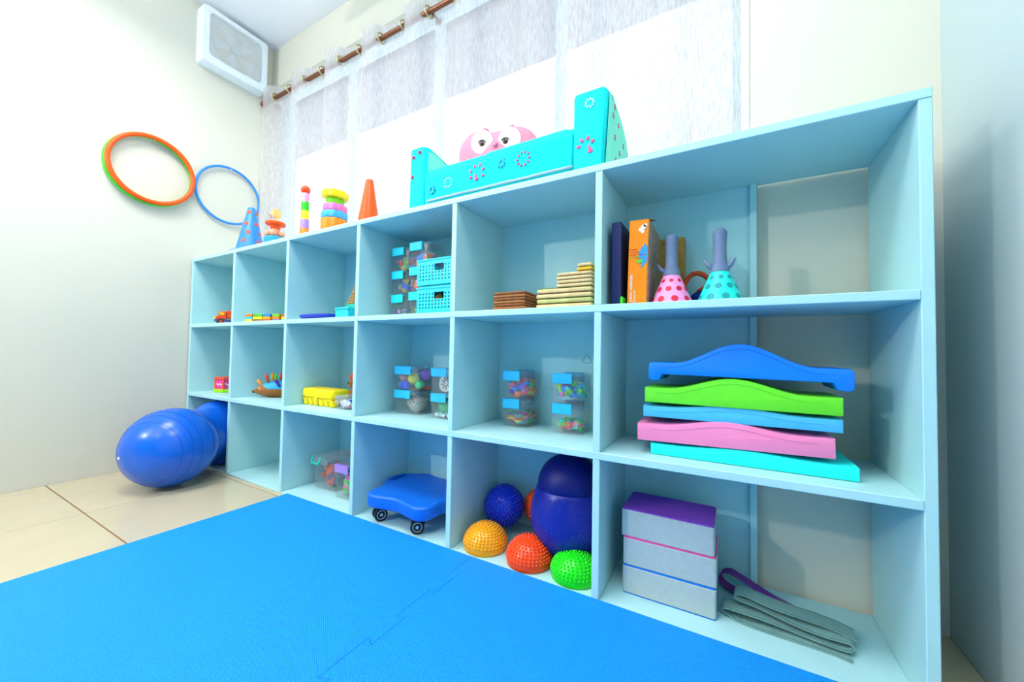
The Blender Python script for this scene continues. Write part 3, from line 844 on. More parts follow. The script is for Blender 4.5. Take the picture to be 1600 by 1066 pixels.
def basket(label, loc, w, d, h):
    t = thing('basket', label, 'basket', loc, group='perforated turquoise baskets')
    th = .003
    # perforated front: strips around a grid of round-ish openings
    nxh, nzh = 10, 5
    b = bmn()
    y = -d / 2
    cw, ch = (w - .016) / nxh, (h - .03) / nzh
    x0, z0 = -w / 2 + .008, .014
    box(b, -w / 2, w / 2, y, y + th, 0, z0); box(b, -w / 2, w / 2, y, y + th, z0 + nzh * ch, h)
    box(b, -w / 2, x0, y, y + th, z0, z0 + nzh * ch); box(b, x0 + nxh * cw, w / 2, y, y + th, z0, z0 + nzh * ch)
    for i in range(nxh):
        for j in range(nzh):
            cx, cz = x0 + cw * (i + .5), z0 + ch * (j + .5)
            r = min(cw, ch) * .30
            big = (i in (5, 6, 7) and j in (3, 4))
            sq = [(cx - cw / 2, cz - ch / 2), (cx, cz - ch / 2), (cx + cw / 2, cz - ch / 2), (cx + cw / 2, cz), (cx + cw / 2, cz + ch / 2), (cx, cz + ch / 2), (cx - cw / 2, cz + ch / 2), (cx - cw / 2, cz)]
            if big: continue
            cir = [(cx + r * math.cos(a), cz + r * math.sin(a)) for a in [math.radians(225 + 45 * q) for q in range(8)]]
            A0 = [b.verts.new((p[0], y, p[1])) for p in sq]; C0 = [b.verts.new((p[0], y, p[1])) for p in cir]
            A1 = [b.verts.new((p[0], y + th, p[1])) for p in sq]; C1 = [b.verts.new((p[0], y + th, p[1])) for p in cir]
            for q in range(8):
                q2 = (q + 1) % 8
                b.faces.new((A0[q], A0[q2], C0[q2], C0[q])); b.faces.new((C0[q], C0[q2], C1[q2], C1[q])); b.faces.new((A1[q], C1[q], C1[q2], A1[q2]))
    obj('front_panel', b, BASK, t, label='front panel with a grid of round holes')
    b = bmn(); box(b, -w / 2, -w / 2 + th, -d / 2 + th, d / 2, 0, h); obj('side_panel', b, BASK, t)
    b = bmn(); box(b, w / 2 - th, w / 2, -d / 2 + th, d / 2, 0, h); obj('side_panel', b, BASK, t)
    b = bmn(); box(b, -w / 2 + th, w / 2 - th, d / 2 - th, d / 2, 0, h); obj('back_panel', b, BASK, t)
    b = bmn(); box(b, -w / 2 + th, w / 2 - th, -d / 2 + th, d / 2 - th, 0, th); obj('bottom', b, BASK, t)
    b = bmn(); tube(b, [(-w / 2, -d / 2, h), (w / 2, -d / 2, h), (w / 2, d / 2, h), (-w / 2, d / 2, h)], .004, 6, True); obj('rim', b, BASK, t)
    return t
basket('upper turquoise perforated basket beside the stacked clear boxes', (-1.267, .108, R1 + .104), .165, .17, .092)
basket('lower turquoise perforated basket on the top-row shelf', (-1.262, .104, R1), .165, .17, .092)
b = bmn(); box(b, -.078, .078, -.08, .08, 0, .010, .003, 1)
o = obj('basket_tray', b, BASK, None, loc=(-1.260, .108, R1 + .0935)); tag(o, 'flat turquoise tray between the two perforated baskets', 'tray')
jumble('coloured pieces seen through the holes of the upper basket', (-1.267, .115, R1 + .109), .15, .135, .078, ['#C23A7A', '#FF7A2A', '#5A2A6A', '#E8C83A', '#3A3A8A'], 44, 'mix', .018)
jumble('coloured pieces seen through the holes of the lower basket', (-1.262, .112, R1 + .005), .15, .135, .076, ['#FF9A3A', '#8A6AE0', '#FFD27A', '#E2601E', '#4AC07A'], 44, 'mix', .018)

# ================================================================== ROW 1 : other cubbies
# --- toy truck (column 1)
tk = thing('toy_truck', 'small orange toy dump truck in the top left cubby', 'toy truck', (-2.925, .115, R1), rz=-.30)
TO = M('truck_orange', '#F2521A', .4); TY = M('truck_yellow', '#FFC81E', .4); TD = M('truck_dark', '#3A2E2C', .6); TV = M('truck_violet', '#5A4A9A', .5)
b = bmn(); box(b, -.026, .026, -.075, .075, .016, .028, .002, 1); obj('chassis', b, TV, tk)
b = bmn(); prism(b, [(-.072, .028), (-.072, .044), (-.058, .050), (-.050, .074), (-.022, .074), (-.022, .028)], -.027, .027, 'x', .003, 2); cab = obj('cab', b, TO, tk)
b = bmn(); box(b, -.0275, .0275, -.052, -.032, .052, .068); obj('cab_window', b, TY, cab)
b = bmn(); box(b, -.020, .020, -.0765, -.071, .026, .042, .001, 1); obj('bumper', b, TY, tk)
b = bmn(); prism(b, [(-.018, .034), (.062, .034), (.080, .076), (-.018, .080)], -.033, .033, 'x', .003, 2); obj('dump_bed', b, TO, tk)
for yy in (-.048, .020, .052):
    for sx in (-1, 1):
        b = bmn(); cyl(b, (sx * .024, yy, .016), (sx * .036, yy, .016), .016, seg=16); wh = obj('wheel', b, TD, tk, True, autos=40)
        b = bmn(); cyl(b, (sx * .036, yy, .016), (sx * .0375, yy, .016), .007, seg=10); obj('hub', b, TO, wh)
# --- row of coloured slabs (column 2)
gr = 'short stacks of coloured slabs'
rowc = [('#FFD21E', '#46B4E8', '#E8832A'), ('#8A5A3A', '#F2DC1E', '#4AB02E'), ('#E2501E', '#F2A01E', '#2A86D8'), ('#2A86D8', '#FF7A1E', '#7AC01E'), ('#18A8C8', '#F2D21E', '#E2501E')]
for k, cols in enumerate(rowc):
    lab = ['first', 'second', 'third', 'fourth', 'fifth'][k]
    t = thing('slab_stack', '%s from the left of the low stacks of coloured slabs in the top row' % lab, 'toy blocks', (-2.555 + .052 * k, .055 + .018 * k, R1), rz=.25, group=gr)
    wd = .023 if k != 1 else .03
    for q, hx in enumerate(cols):
        b = bmn(); box(b, -wd, wd, -.024, .024, q * .0145, q * .0145 + .0143, .0015, 1); obj('slab', b, M('slab_' + hx.strip('#'), hx, .45), t)
# --- column 3: dark blue frame, turquoise gift box, lattice tower
t = thing('blue_tray', 'flat dark blue plastic tray lying in the top row third cubby', 'tray', (-1.985, .085, R1))
b = bmn(); prism(b, rrect(.19, .12, .02, 4), 0, .006, 'z'); DB = M('tray_navy', '#1436B8', .35); obj('tray_floor', b, DB, t)
b = bmn(); tube(b, [(x, y, .014) for x, y in rrect(.19, .12, .02, 4)], .009, 8, True); obj('tray_rim', b, DB, t, True)
t = thing('gift_box', 'small turquoise speckled gift box at the divider beside the dark blue tray', 'box', (-1.776, .058, R1))
GB = M('gift_turquoise', '#2ACDE0', .5, .3, .35, 120)
b = bmn(); box(b, -.042, .042, -.036, .036, 0, .034, .002, 1); obj('box_body', b, GB, t)
b = bmn(); box(b, -.044, .044, -.038, .038, .0345, .044, .002, 1); obj('box_lid', b, GB, t)
t = thing('toy_tower', 'tan lattice toy tower standing on a green foot behind the gift box', 'toy tower', (-1.818, .150, R1))
TAN = M('tower_tan', '#C49A5A', .6, .3, .2, 80); GF = M('tower_green', '#1EB8A0', .5)
b = bmn(); box(b, -.045, .045, -.045, .045, 0, .07, .003, 1); obj('foot', b, GF, t)
for sx in (-1, 1):
    for sy in (-1, 1):
        b = bmn(); tube(b, [(sx * .04, sy * .04, .07), (sx * .024, sy * .024, .115), (sx * .012, sy * .012, .175), (sx * .002, sy * .002, .245)], .004, 6); obj('leg', b, TAN, t)
b = bmn()
for k in range(9):
    z0 = .075 + .017 * k; f0 = 1 - (z0 - .07) / .175; w0 = .04 * f0 ** 1.25 + .002
    z1 = z0 + .017; f1 = max(.02, 1 - (z1 - .07) / .175); w1 = .04 * f1 ** 1.25 + .002
    for (ax_, s) in (('x', -1), ('x', 1), ('y', -1), ('y', 1)):
        pa = [(-w0, s * w0, z0), (w1, s * w1, z1)] if ax_ == 'x' else [(s * w0, -w0, z0), (s * w1, w1, z1)]
        pb_ = [(w0, s * w0, z0), (-w1, s * w1, z1)] if ax_ == 'x' else [(s * w0, w0, z0), (s * w1, -w1, z1)]
        tube(b, pa, .0022, 4); tube(b, pb_, .0022, 4)
        tube(b, [(-w0, s * w0, z0), (w0, s * w0, z0)] if ax_ == 'x' else [(s * w0, -w0, z0), (s * w0, w0, z0)], .0026, 4)
obj('lattice', b, TAN, t, kind='stuff')
# --- column 5: wooden boards
def wboard(label, x0, x1, y0, y1, z, th, mat, group, wob=0.0):
    cx, cy = (x0 + x1) / 2, (y0 + y1) / 2
    b = bmn(); prism(b, rrect(x1 - x0, y1 - y0, .008, 3), 0, th, 'z', min(.003, th * .3), 2)
    o = obj('wooden_board', b, mat, None, True, loc=(cx, cy, z), rot=(0, 0, wob), autos=60)
    return tag(o, label, 'board', group)
BRN = M('wood_brown', '#A4683A', .6, .25, .22, 45); BRN2 = M('wood_brown_dark', '#8A5530', .6, .25, .22, 45)
ords = ['lowest', 'second', 'third', 'fourth', 'fifth', 'topmost']
wboard('thin brown wooden sheet sticking out under the brown board stack', -1.062, -.91, .03, .19, R1, .004, BRN, 'brown wooden boards')
z = R1 + .0045
for k in range(6):
    wboard('%s brown wooden board of the low stack on the top-row shelf' % ords[k], -1.030 + .002 * (k % 2), -.905 - .002 * (k % 3), .045, .185, z, .0086, (BRN, BRN2)[k % 2], 'brown wooden boards', .01 * ((k % 3) - 1)); z += .0098
LW_ = M('wood_light', '#E2C48E', .6, .25, .12, 40); LW2 = M('wood_light_green', '#C2BE7A', .6, .25, .15, 40)
z = R1
for k in range(4):
    wboard('%s large pale wooden board in the stepped stack' % ords[k if k < 3 else 5], -.862 + .002 * (k % 2), -.684, .030, .200, z, .0115, LW2 if k == 1 else LW_, 'pale wooden boards', 0); z += .0155
    if k < 4:
        b = bmn(); box(b, -.17 / 2, .17 / 2, -.16 / 2, .16 / 2, 0, .0036); 
        o = obj('board_puzzle', b, M('board_inlay_%d' % (k % 2), ('#8A6A3A', '#6A8A3A')[k % 2], .7, .2, .3, 40), None, loc=(-.772, .118, z - .0039)); tag(o, 'dark inlay layer on the %s large pale board' % ords[k if k < 3 else 5], 'puzzle layer', 'inlay layers of the pale boards')
for k in range(4):
    wboard('%s medium pale wooden board in the stepped stack' % ords[k if k < 3 else 5], -.795 + .002 * (k % 2), -.684, .030, .18, z, .0085, LW_, 'pale wooden boards', 0); z += .0112
for k in range(2):
    wboard(('lower' if k == 0 else 'top') + ' small pale wooden board crowning the stepped stack', -.731 + .002 * k, -.684, .030, .15, z, .009, (M('wood_yellow', '#E8B82E', .6, .25, .1, 40), LW_)[k], 'pale wooden boards', 0); z += .0118

# --- column 6 : folder, orange box, cardboard, poppers
b = bmn(); box(b, -.014, .014, -.12, .12, 0, .238, .003, 1)
o = obj('navy_folder', b, M('folder_navy', '#12205A', .5), None, loc=(-.6185, .165, R1)); tag(o, 'dark navy box file standing against the divider', 'box file')
b = bmn(); box(b, -.003, .003, -.02, .02, 0, .022, .001, 1)
o = obj('green_tag', b, M('tag_green', '#3AE02A', .5), None, loc=(-.5985, .045, R1)); tag(o, 'tiny bright green card at the foot of the navy file', 'card')
ob = thing('orange_game_box', 'tall orange game box with an open top flap and blue splash', 'game box', (-.5625, .135, R1 + .0008), rot=(0, math.radians(1.5), 0))
OB = M('game_box_orange', '#FF8A08', .55, .25, .03); GBS = M('game_box_grey', '#A08C7C', .7, .2, .3, 60); CARDB = M('cardboard', '#B88A48', .8, .15, .12, 50)
b = bmn(); box(b, -.0255, .0255, -.090, .105, 0, .232, .0015, 1); bb = obj('box_body', b, OB, ob)
b = bmn(); box(b, .0256, .0268, -.088, .104, .002, .231); obj('box_side', b, GBS, bb, label='worn grey brown printed side')
b = bmn()
fv = [(-.024, -.089, .232), (.026, -.089, .232), (.030, .0, .256), (-.018, .0, .246)]
f0 = [b.verts.new(p) for p in fv]; f1 = [b.verts.new((p[0], p[1], p[2] + .0018)) for p in fv]
b.faces.new(f0); b.faces.new(f1)
for i in range(4): b.faces.new((f0[i], f0[(i + 1) % 4], f1[(i + 1) % 4], f1[i]))
obj('top_flap', b, CARDB, ob, label='brown cardboard inside of the open flap')
def print_poly(parent, pts, mat, y, name='print', t=.0008):
    b = bmn(); prism(b, pts, y - t, y + .001, 'y'); return obj(name, b, mat, parent)
PBLUE = M('print_sky_blue', '#1E96E8', .5); PW = M('print_offwhite', '#F4EEE6', .5); PG = M('print_green', '#4AC83A', .5); PR = M('print_red', '#C8301E', .5)
yfr = -.0905
spl = [(.024, .155), (.017, .168), (.013, .158), (.008, .156), (.006, .148), (-.001, .145), (.004, .138), (.0, .131), (.008, .128), (.004, .118), (.012, .112), (.006, .100), (.014, .104), (.0235, .118)]
print_poly(bb, spl, PBLUE, yfr, 'splash_print')
print_poly(bb, [(-.006, .120), (.012, .124), (.014, .118), (.004, .112)], PG, yfr - .0006, 'green_print')
for (px, pz, pr_) in ((.012, .212, .007), (.004, .206, .005), (.017, .216, .005), (.010, .200, .005)):
    print_poly(bb, [(px + pr_ * math.cos(a), pz + pr_ * math.sin(a)) for a in [2 * PI * q / 10 for q in range(10)]], PW, yfr, 'bubble_print')
def text(name, body, size, mat, parent, loc, rot):
    cu = bpy.data.curves.new(name, 'FONT'); cu.body = body; cu.size = size; cu.extrude = .0003
    tmp = bpy.data.objects.new(name, cu); COL.objects.link(tmp)
    bpy.context.view_layer.update()
    me = bpy.data.meshes.new_from_object(tmp.evaluated_get(bpy.context.evaluated_depsgraph_get()))
    bpy.data.objects.remove(tmp)
    me.materials.clear(); me.materials.append(mat)
    o = bpy.data.objects.new(name, me); COL.objects.link(o); o.parent = parent; o.location = loc; o.rotation_euler = rot
    return o
text('title_lettering', 'Jobies anblocks', .0125, PW, bb, (-.0125, yfr - .0004, .006), (PI / 2, -PI / 2, 0))
text('small_lettering', 'blocks 4+', .0085, PW, bb, (-.0035, yfr - .0004, .006), (PI / 2, -PI / 2, 0))
for (s_, z_, m_) in (('Animais', .150, PR), ('construir,', .1425, PR), ('montar e brincar', .135, MATS['print_red']), ('com blocos', .128, PG)):
    text('blurb_lettering', s_, .0062, m_, bb, (-.022, yfr - .0012, z_), (PI / 2, 0, 0))
cb = thing('cardboard_box', 'flat tan cardboard box standing behind the pink popper', 'cardboard box', (-.505, .262, R1))
b = bmn(); box(b, -.058, .045, -.022, .022, 0, .228, .0015, 1); cbb = obj('box_body', b, CARDB, cb)
b = bmn(); box(b, -.050, .040, -.006, .006, .228, .232); obj('torn_flap', b, CARDB, cb)
text('stamp_lettering', 'FRAGIL', .016, M('stamp_brown', '#5A4022', .8), cbb, (-.020, -.0226, .206), (PI / 2, 0, 0))

GREY = M('popper_grey', '#6C7F9E', .55, .3, .05, 40, .1, 150)
def popper(label, loc, hx, dothx, lever):
    t = thing('ball_popper', label, 'toy', loc)
    body = M('popper_' + hx.strip('#'), hx, .45); dm = M('popdot_' + dothx.strip('#'), dothx, .55)
    prof = [(.0535, 0), (.0545, .004), (.0215, .082), (0, .082)]
    b = bmn(); lathe(b, prof, 32); cn = obj('cone_body', b, body, t, True, autos=35)
    for (zz, n, a0, dr) in ((.014, 9, .1, .0088), (.042, 9, .45, .0076), (.066, 8, .1, .0055)):
        r = .0545 + (.0215 - .0545) * (zz - .004) / .078; sl = (.0215 - .0545) / .078
        for k in range(n):
            a = a0 + 2 * PI * k / n
            nrm = Vector((math.cos(a), math.sin(a), -sl)).normalized(); q = nrm.to_track_quat('Z', 'Y').to_matrix().to_4x4()
            b = bmn(); lathe(b, [(dr, -.003), (dr, .0004), (dr * .85, .0008)], 14, Matrix.Translation((r * math.cos(a), r * math.sin(a), zz)) @ q @ Matrix.Diagonal((1, 1.0, 1, 1)))
            obj('colour_dot', b, dm, cn)  # solid coloured discs on the cone, nothing cut open
    b = bmn(); lathe(b, [(.0225, .0822), (.0215, .094), (.0165, .108), (.0155, .15), (.0165, .176), (.0172, .184), (.0150, .192), (.008, .197), (0, .198)], 24); obj('handle', b, GREY, t, True, autos=50)
    for sgn in lever:
        b = bmn(); tube(b, [(sgn * .012, -.004, .090), (sgn * .026, -.006, .100), (sgn * .036, -.008, .116)], [.008, .006, .0015], 8); obj('lever', b, GREY, t, True)
    return t
popper('pink popper cone with red dots and grey handle', (-.480, .100, R1), '#FF9CD6', '#D81E3C', (-1,))
popper('turquoise popper cone with teal dots and grey handle', (-.363, .100, R1), '#1CE8D4', '#0E9AA0', (-1, 1))
t = thing('handled_toy', 'orange handled toy with a navy bunched net behind the poppers', 'toy', (-.408, .225, R1))
b = bmn(); tube(b, [(-.052, 0, .012), (-.054, 0, .050), (-.050, 0, .076), (-.041, 0, .096), (-.028, 0, .107), (-.013, 0, .109), (.002, 0, .102), (.015, 0, .089), (.025, 0, .074), (.032, 0, .060), (.037, 0, .048)], [.005, .006, .0065, .007, .0075, .0075, .0075, .007, .0065, .0055, .004], 10); obj('handle', b, M('rope_orange', '#E8501A', .5), t, True)
b = bmn(); tube(b, [(-.016, -.012, .052), (.006, -.014, .066), (.03, -.012, .072)], .004, 8); obj('strap', b, MATS['rope_orange'], t, True)
b = bmn(); sph(b, (0, 0, .028), .034, 20, 14, (1.05, .8, .82))
rn = random.Random(3)
for v in b.verts:
    v.co += Vector((rn.uniform(-1, 1), rn.uniform(-1, 1), rn.uniform(-1, 1))) * .003
    v.co.z = max(v.co.z, 0)
obj('net', b, M('net_navy', '#16308E', .7, .2, .3, 90), t)

# ================================================================== ROW 2 : columns 1-3, 6
t = thing('hexagon_box', 'small pink and orange hexagonal box on a green base in the left cubby', 'toy box', (-2.985, .135, R2), rz=.35)
hexo = lambda R: [(R * math.cos(PI / 3 * q), R * math.sin(PI / 3 * q)) for q in range(6)]
b = bmn(); prism(b, hexo(.064), 0, .020, 'z', .002, 1); obj('base', b, M('hex_green', '#A4E81E', .4), t)
b = bmn(); prism(b, hexo(.054), .020, .076, 'z'); hb = obj('box_body', b, M('hex_pink', '#F2409A', .45), t)
b = bmn(); prism(b, hexo(.060), .076, .090, 'z', .002, 1); obj('lid', b, M('hex_orange', '#FF5A3A', .4), t)
for q in range(6):
    a = PI / 3 * q; b = bmn(); cyl(b, (.055 * math.cos(a), .055 * math.sin(a), .02), (.055 * math.cos(a), .055 * math.sin(a), .076), .005, seg=8); obj('corner_post', b, MATS['hex_orange'], t)
    a1 = a + PI / 3
    p0, p1 = Vector((.0552 * math.cos(a), .0552 * math.sin(a), 0)), Vector((.0552 * math.cos(a1), .0552 * math.sin(a1), 0))
    b = bmn(); tube(b, [p0.lerp(p1, .12 + .76 * s / 8) + Vector((0, 0, .047 + .006 * math.sin(s * 1.6))) for s in range(9)], .003, 5); obj('wavy_band', b, M('hex_white', '#FFE4F0', .5), hb)

# --- hedgehog
hg = thing('hedgehog_toy', 'brown toy hedgehog with a cyan back and coloured peg spines', 'toy', (-2.505, .155, R2), rz=math.atan2(.70, .71))
HB = M('hedgehog_brown', '#A4622A', .5); HC = M('hedgehog_cyan', '#2AB4EE', .4)
b = bmn()
N = 18
pts = [(-.098, .030), (-.092, .034), (-.075, .036), (-.055, .040), (-.02, .042), (.02, .044), (.06, .042), (.09, .034), (.102, .028)]
rad = [.006, .011, .021, .032, .040, .043, .041, .030, .012]
tube(b, [(x, 0, z) for x, z in pts], rad, 20)
for v in b.verts:
    if v.co.z < .006: v.co.z = .0 + (v.co.z + .01) * .1 if v.co.z > -.01 else 0
obj('body', b, HB, hg, True)
b = bmn(); sph(b, (-.100, 0, .032), .008, 12, 8); obj('nose', b, M('hedgehog_nose', '#5A2A22', .4), hg, True)
b = bmn()
tube(b, [(-.052, 0, .046), (-.02, 0, .049), (.02, 0, .050), (.06, 0, .048), (.09, 0, .042)], [.028, .0395, .0425, .0405, .028], 20)
for v in b.verts: v.co.z = max(v.co.z, .026)
shell = obj('back_shell', b, HC, hg, True, autos=60)
for s in (-1, 1):
    b = bmn(); sph(b, (-.062, s * .028, .050), .012, 12, 8, (1, .5, 1)); obj('ear', b, M('hedgehog_tan', '#C88A50', .5), hg, True)
    b = bmn(); sph(b, (-.076, s * .020, .044), .0035, 8, 6); obj('eye', b, M('black_gloss', '#15110F', .25), hg, True)
for (x, y, hx, dx, dy, zb_) in ((-.05, -.006, '#FF9A1E', -.75, -.05, .062), (-.022, -.018, '#F2521A', -.28, -.2, .083), (-.012, .012, '#FF9A1E', -.1, .15, .088), (.012, -.022, '#5AC82E', .05, -.25, .083),
                          (.022, .012, '#F2521A', .1, .2, .088), (.042, -.02, '#6AD82E', .35, -.2, .083), (.055, .010, '#E2501E', .5, .1, .084), (.036, -.036, '#6A3AB0', -.35, -.75, .068),
                          (.07, -.028, '#6A3AB0', .35, -.6, .068), (.076, -.004, '#5AC82E', .7, 0, .075)):
    d = Vector((dx, dy, 1)).normalized(); p = Vector((x, y, zb_ - .008)); q = p + d * .052
    b = bmn(); tube(b, [p, p.lerp(q, .5), p.lerp(q, .9), q], [.0062, .0078, .0085, .005], 10); obj('peg', b, M('peg_' + hx.strip('#'), hx, .4), hg, True)

# --- yellow egg carton
eg = thing('egg_carton', 'closed bright yellow plastic egg carton in the second row', 'egg carton', (-2.022, .130, R2))
EY = M('egg_yellow', '#FFDE00', .4, .4, .03)
b = bmn()
for k in range(6):
    for r_ in range(2):
        cx = -.1125 + .045 * k; cy = -.026 + .052 * r_
        lathe(b, [(.012, 0), (.0165, .003), (.0205, .030), (.0205, .034)], 14, Matrix.Translation((cx * .88, cy * .98, 0)))
obj('cup_tray', b, EY, eg, True, autos=40)
b = bmn(); box(b, -.119, .119, -.046, .046, .0305, .0345, .0015, 1); obj('flange', b, EY, eg)
b = bmn(); prism(b, rrect(.236, .100, .02, 4), .0345, .080, 'z', .012, 3)
obj('lid', b, EY, eg, True, autos=40)
b = bmn(); box(b, -.012, .012, -.0535, -.049, .032, .044, .001, 1); obj('clasp', b, EY, eg)
clear_box('tiny clear box of white and blue pieces beside the yellow carton', (-1.838, .120, R2), .085, .08, .062, CLEARLID, group='clear latch boxes')
jumble('white and blue beads in the tiny clear box beside the carton', (-1.838, .120, R2 + .003), .07, .065, .042, ['#E8E8F4', '#FFFFFF', '#2A4AD8', '#FF9AA8'], 40, 'ball', .009)
t = thing('bear_figure', 'small orange toy bear with a red handle half hidden by the divider', 'toy', (-1.958, .250, R2))
b = bmn(); sph(b, (0, 0, .04), .036, 18, 12, (1, .9, 1.1)); obj('body', b, M('bear_orange', '#E8761E', .5, .3, .2, 90), t, True)
b = bmn(); sph(b, (-.004, 0, .098), .030, 18, 12, (1.2, .9, .95)); hd = obj('head', b, MATS['bear_orange'], t, True)
b = bmn(); lathe(b, [(.034, .124), (.034, .130), (.022, .150), (0, .154)], 18); obj('cap', b, M('bear_red', '#F0481A', .4), t, True, autos=40)
b = bmn(); tube(b, [(-.018, 0, .148), (-.016, 0, .170), (-.004, 0, .184), (.012, 0, .184), (.020, 0, .168), (.020, 0, .148)], .005, 8); obj('handle', b, MATS['bear_red'], t, True)
for s in (-1, 1):
    b = bmn(); sph(b, (-.010 + s * .014, -.027, .102), .004, 8, 6); obj('eye', b, MATS['black_gloss'], hd)

# --- stack of arched balance pieces (column 6)
def arch(label, loc, L_, e, hump, dpt, hx, lips=False, rot=(0, 0, 0), tab=1):
    t = thing('balance_beam', label, 'balance beam', loc, rot=rot, group='stack of arched balance beams')
    m = M('beam_' + hx.strip('#'), hx, .45, .35, .02)
    o = []
    n = 26
    for k in range(n + 1):
        x = -L_ / 2 + L_ * k / n
        s = max(0, 1 - abs(x) / (L_ * .36)); bump_ = (1 - math.cos(PI * s)) / 2
        o.append((x, e + (hump - e) * bump_))
    bot = [(L_ / 2, 0), (-L_ / 2, 0)]
    if lips:
        o[0] = (-L_ / 2 + .006, e); o[-1] = (L_ / 2 - .006, e)
        bot = [(L_ / 2, e - .008), (L_ / 2, -.010), (L_ / 2 - .008, -.016), (L_ / 2 - .028, -.014), (L_ / 2 - .036, .002), (-L_ / 2 + .036, .002), (-L_ / 2 + .028, -.014), (-L_ / 2 + .008, -.016), (-L_ / 2, -.010), (-L_ / 2, e - .008)]
    b = bmn(); prism(b, o + bot, -dpt / 2, dpt / 2, 'y', .004, 2)
    bo = obj('beam_body', b, m, t, True, autos=40)
    # raised tread line following the arch
    b = bmn(); tube(b, [(x, -dpt / 2 - .0003, max(z - .012, .004)) for x, z in o[2:-2]], .0009, 4); obj('moulded_line', b, m, bo)
    if tab:
        b = bmn(); sph(b, (L_ / 2 + .004, 0, .014), .009, 12, 8, (1, 1.4, .8)); obj('joint_tab', b, m, t, True)
    return t
SZ = R2
arch('turquoise arched balance beam at the bottom of the stack', (-.312, .160, SZ), .430, .030, .0375, .19, '#1CF5EA')
arch('pink arched balance beam, second from the bottom of the stack', (-.350, .150, SZ + .0385), .425, .045, .064, .17, '#FF8CBE', rot=(0, math.radians(-1.0), math.radians(1.5)))
arch('sky blue arched balance beam in the middle of the stack', (-.335, .155, SZ + .100), .425, .030, .042, .17, '#4FC0F2', rot=(0, math.radians(-.3), 0))
arch('lime green arched balance beam, second from the top of the stack', (-.333, .150, SZ + .139), .420, .040, .072, .17, '#6EEA30')
arch('blue arched balance beam with turned-down ends on top of the stack', (-.318, .150, SZ + .212), .430, .034, .086, .17, '#0E86F2', lips=True, rot=(0, math.radians(.6), math.radians(-1)))

# ================================================================== ROW 3
R3 = ZB + .0005
# --- column 3 boxes
t = clear_box('frosted box of orange toys with a green handle in the lowest row', (-2.005, .195, R3), .17, .15, .150, CLEARLID, group='lowest row boxes')
b = bmn(); tube(b, [(-.075, -.080, .150), (-.075, -.088, .118), (-.020, -.088, .118), (-.020, -.080, .150)], .005, 8); obj('handle', b, M('handle_green', '#12D8B0', .4), t, True, label='green wire handle')
jumble('orange and dark toys piled in the frosted box with green handle', (-2.005, .195, R3 + .003), .148, .128, .115, ['#F2521A', '#E2401E', '#E85A2A', '#5A4A6A', '#D84A3A', '#2A3A6A'], 46, 'mix', .024)
t = clear_box('clear box of bright green and multicoloured toys beside the frosted box', (-1.815, .165, R3), .145, .15, .150, M('latch_violet', '#B48AF0', .4), group='lowest row boxes')
jumble('bright green, orange, blue and pink toys pressed against their box', (-1.815, .165, R3 + .003), .126, .128, .125, ['#5AD81E', '#6AE02A', '#FF8A1E', '#3AA8F0', '#FF6AA0', '#5AD81E'], 50, 'mix', .022)

# --- scooter board (column 4)
sb = thing('scooter_board', 'blue plastic scooter board on black castors in the lowest row', 'scooter board', (-1.415, .160, R3), rz=math.radians(0))
SB = M('scooter_blue', '#0C6BDA', .38, .45, .03, 20, .08, 120)
out = []
ctrl = [(.150, -.150), (.118, -.172), (.07, -.166), (.0, -.152), (-.07, -.166), (-.118, -.172), (-.150, -.150), (-.158, -.110), (-.160, -.075), (-.178, -.045), (-.204, -.010), (-.212, .030), (-.204, .070), (-.180, .098),
        (-.150, .112), (-.128, .130), (-.085, .138), (-.03, .126), (.03, .126), (.085, .138), (.128, .130), (.150, .112), (.180, .098), (.204, .070), (.212, .030), (.204, -.010), (.178, -.045), (.160, -.075), (.158, -.110)]
nC = len(ctrl)
for i in range(nC):
    p0, p1, p2, p3 = [Vector(ctrl[(i + q) % nC]) for q in (-1, 0, 1, 2)]
    for s in range(4):
        u = s / 4
        out.append(tuple(.5 * ((2 * p1) + (-p0 + p2) * u + (2 * p0 - 5 * p1 + 4 * p2 - p3) * u * u + (-p0 + 3 * p1 - 3 * p2 + p3) * u ** 3)))
b = bmn(); prism(b, out, .062, .112, 'z', .010, 3)
deck = obj('deck', b, SB, sb, True, autos=50)
# hand slots cut through near both sides
for s in (-1, 1):
    b = bmn()
    o = [(s * .172 + (.014 * math.cos(a)), .030 + .046 * math.sin(a)) for a in [2 * PI * q / 20 for q in range(20)]]
    prism(b, o, .04, .14, 'z'); cut = obj('hand_slot_cutter', b, SB, sb)
    bpy.context.view_layer.update()
    md = deck.modifiers.new('slot', 'BOOLEAN'); md.operation = 'DIFFERENCE'; md.object = cut; md.solver = 'EXACT'
    bpy.context.view_layer.update()
    me = bpy.data.meshes.new_from_object(deck.evaluated_get(bpy.context.evaluated_depsgraph_get()))
    deck.modifiers.clear(); deck.data = me; bpy.data.objects.remove(cut)
    b = bmn(); tube(b, [(s * .172 + (.0155 * math.cos(a)), .030 + .048 * math.sin(a), .1115) for a in [2 * PI * q / 24 for q in range(24)]], .0025, 6, True); obj('slot_lip', b, SB, deck, True)
wn = deck.modifiers.new('weighted', 'WEIGHTED_NORMAL'); wn.keep_sharp = True; wn.weight = 100
b = bmn()
rn = random.Random(5)
for k in range(70):
    x, y = rn.uniform(-.06, .09), rn.uniform(-.09, .07); sph(b, (x, y, .1122), .0016, 5, 4)
obj('grip_texture', b, SB, deck, kind='stuff')
BLK = M('castor_black', '#14181E', .45); STEEL = M('castor_steel', '#C8D4DA', .3, .5, metal=.6)
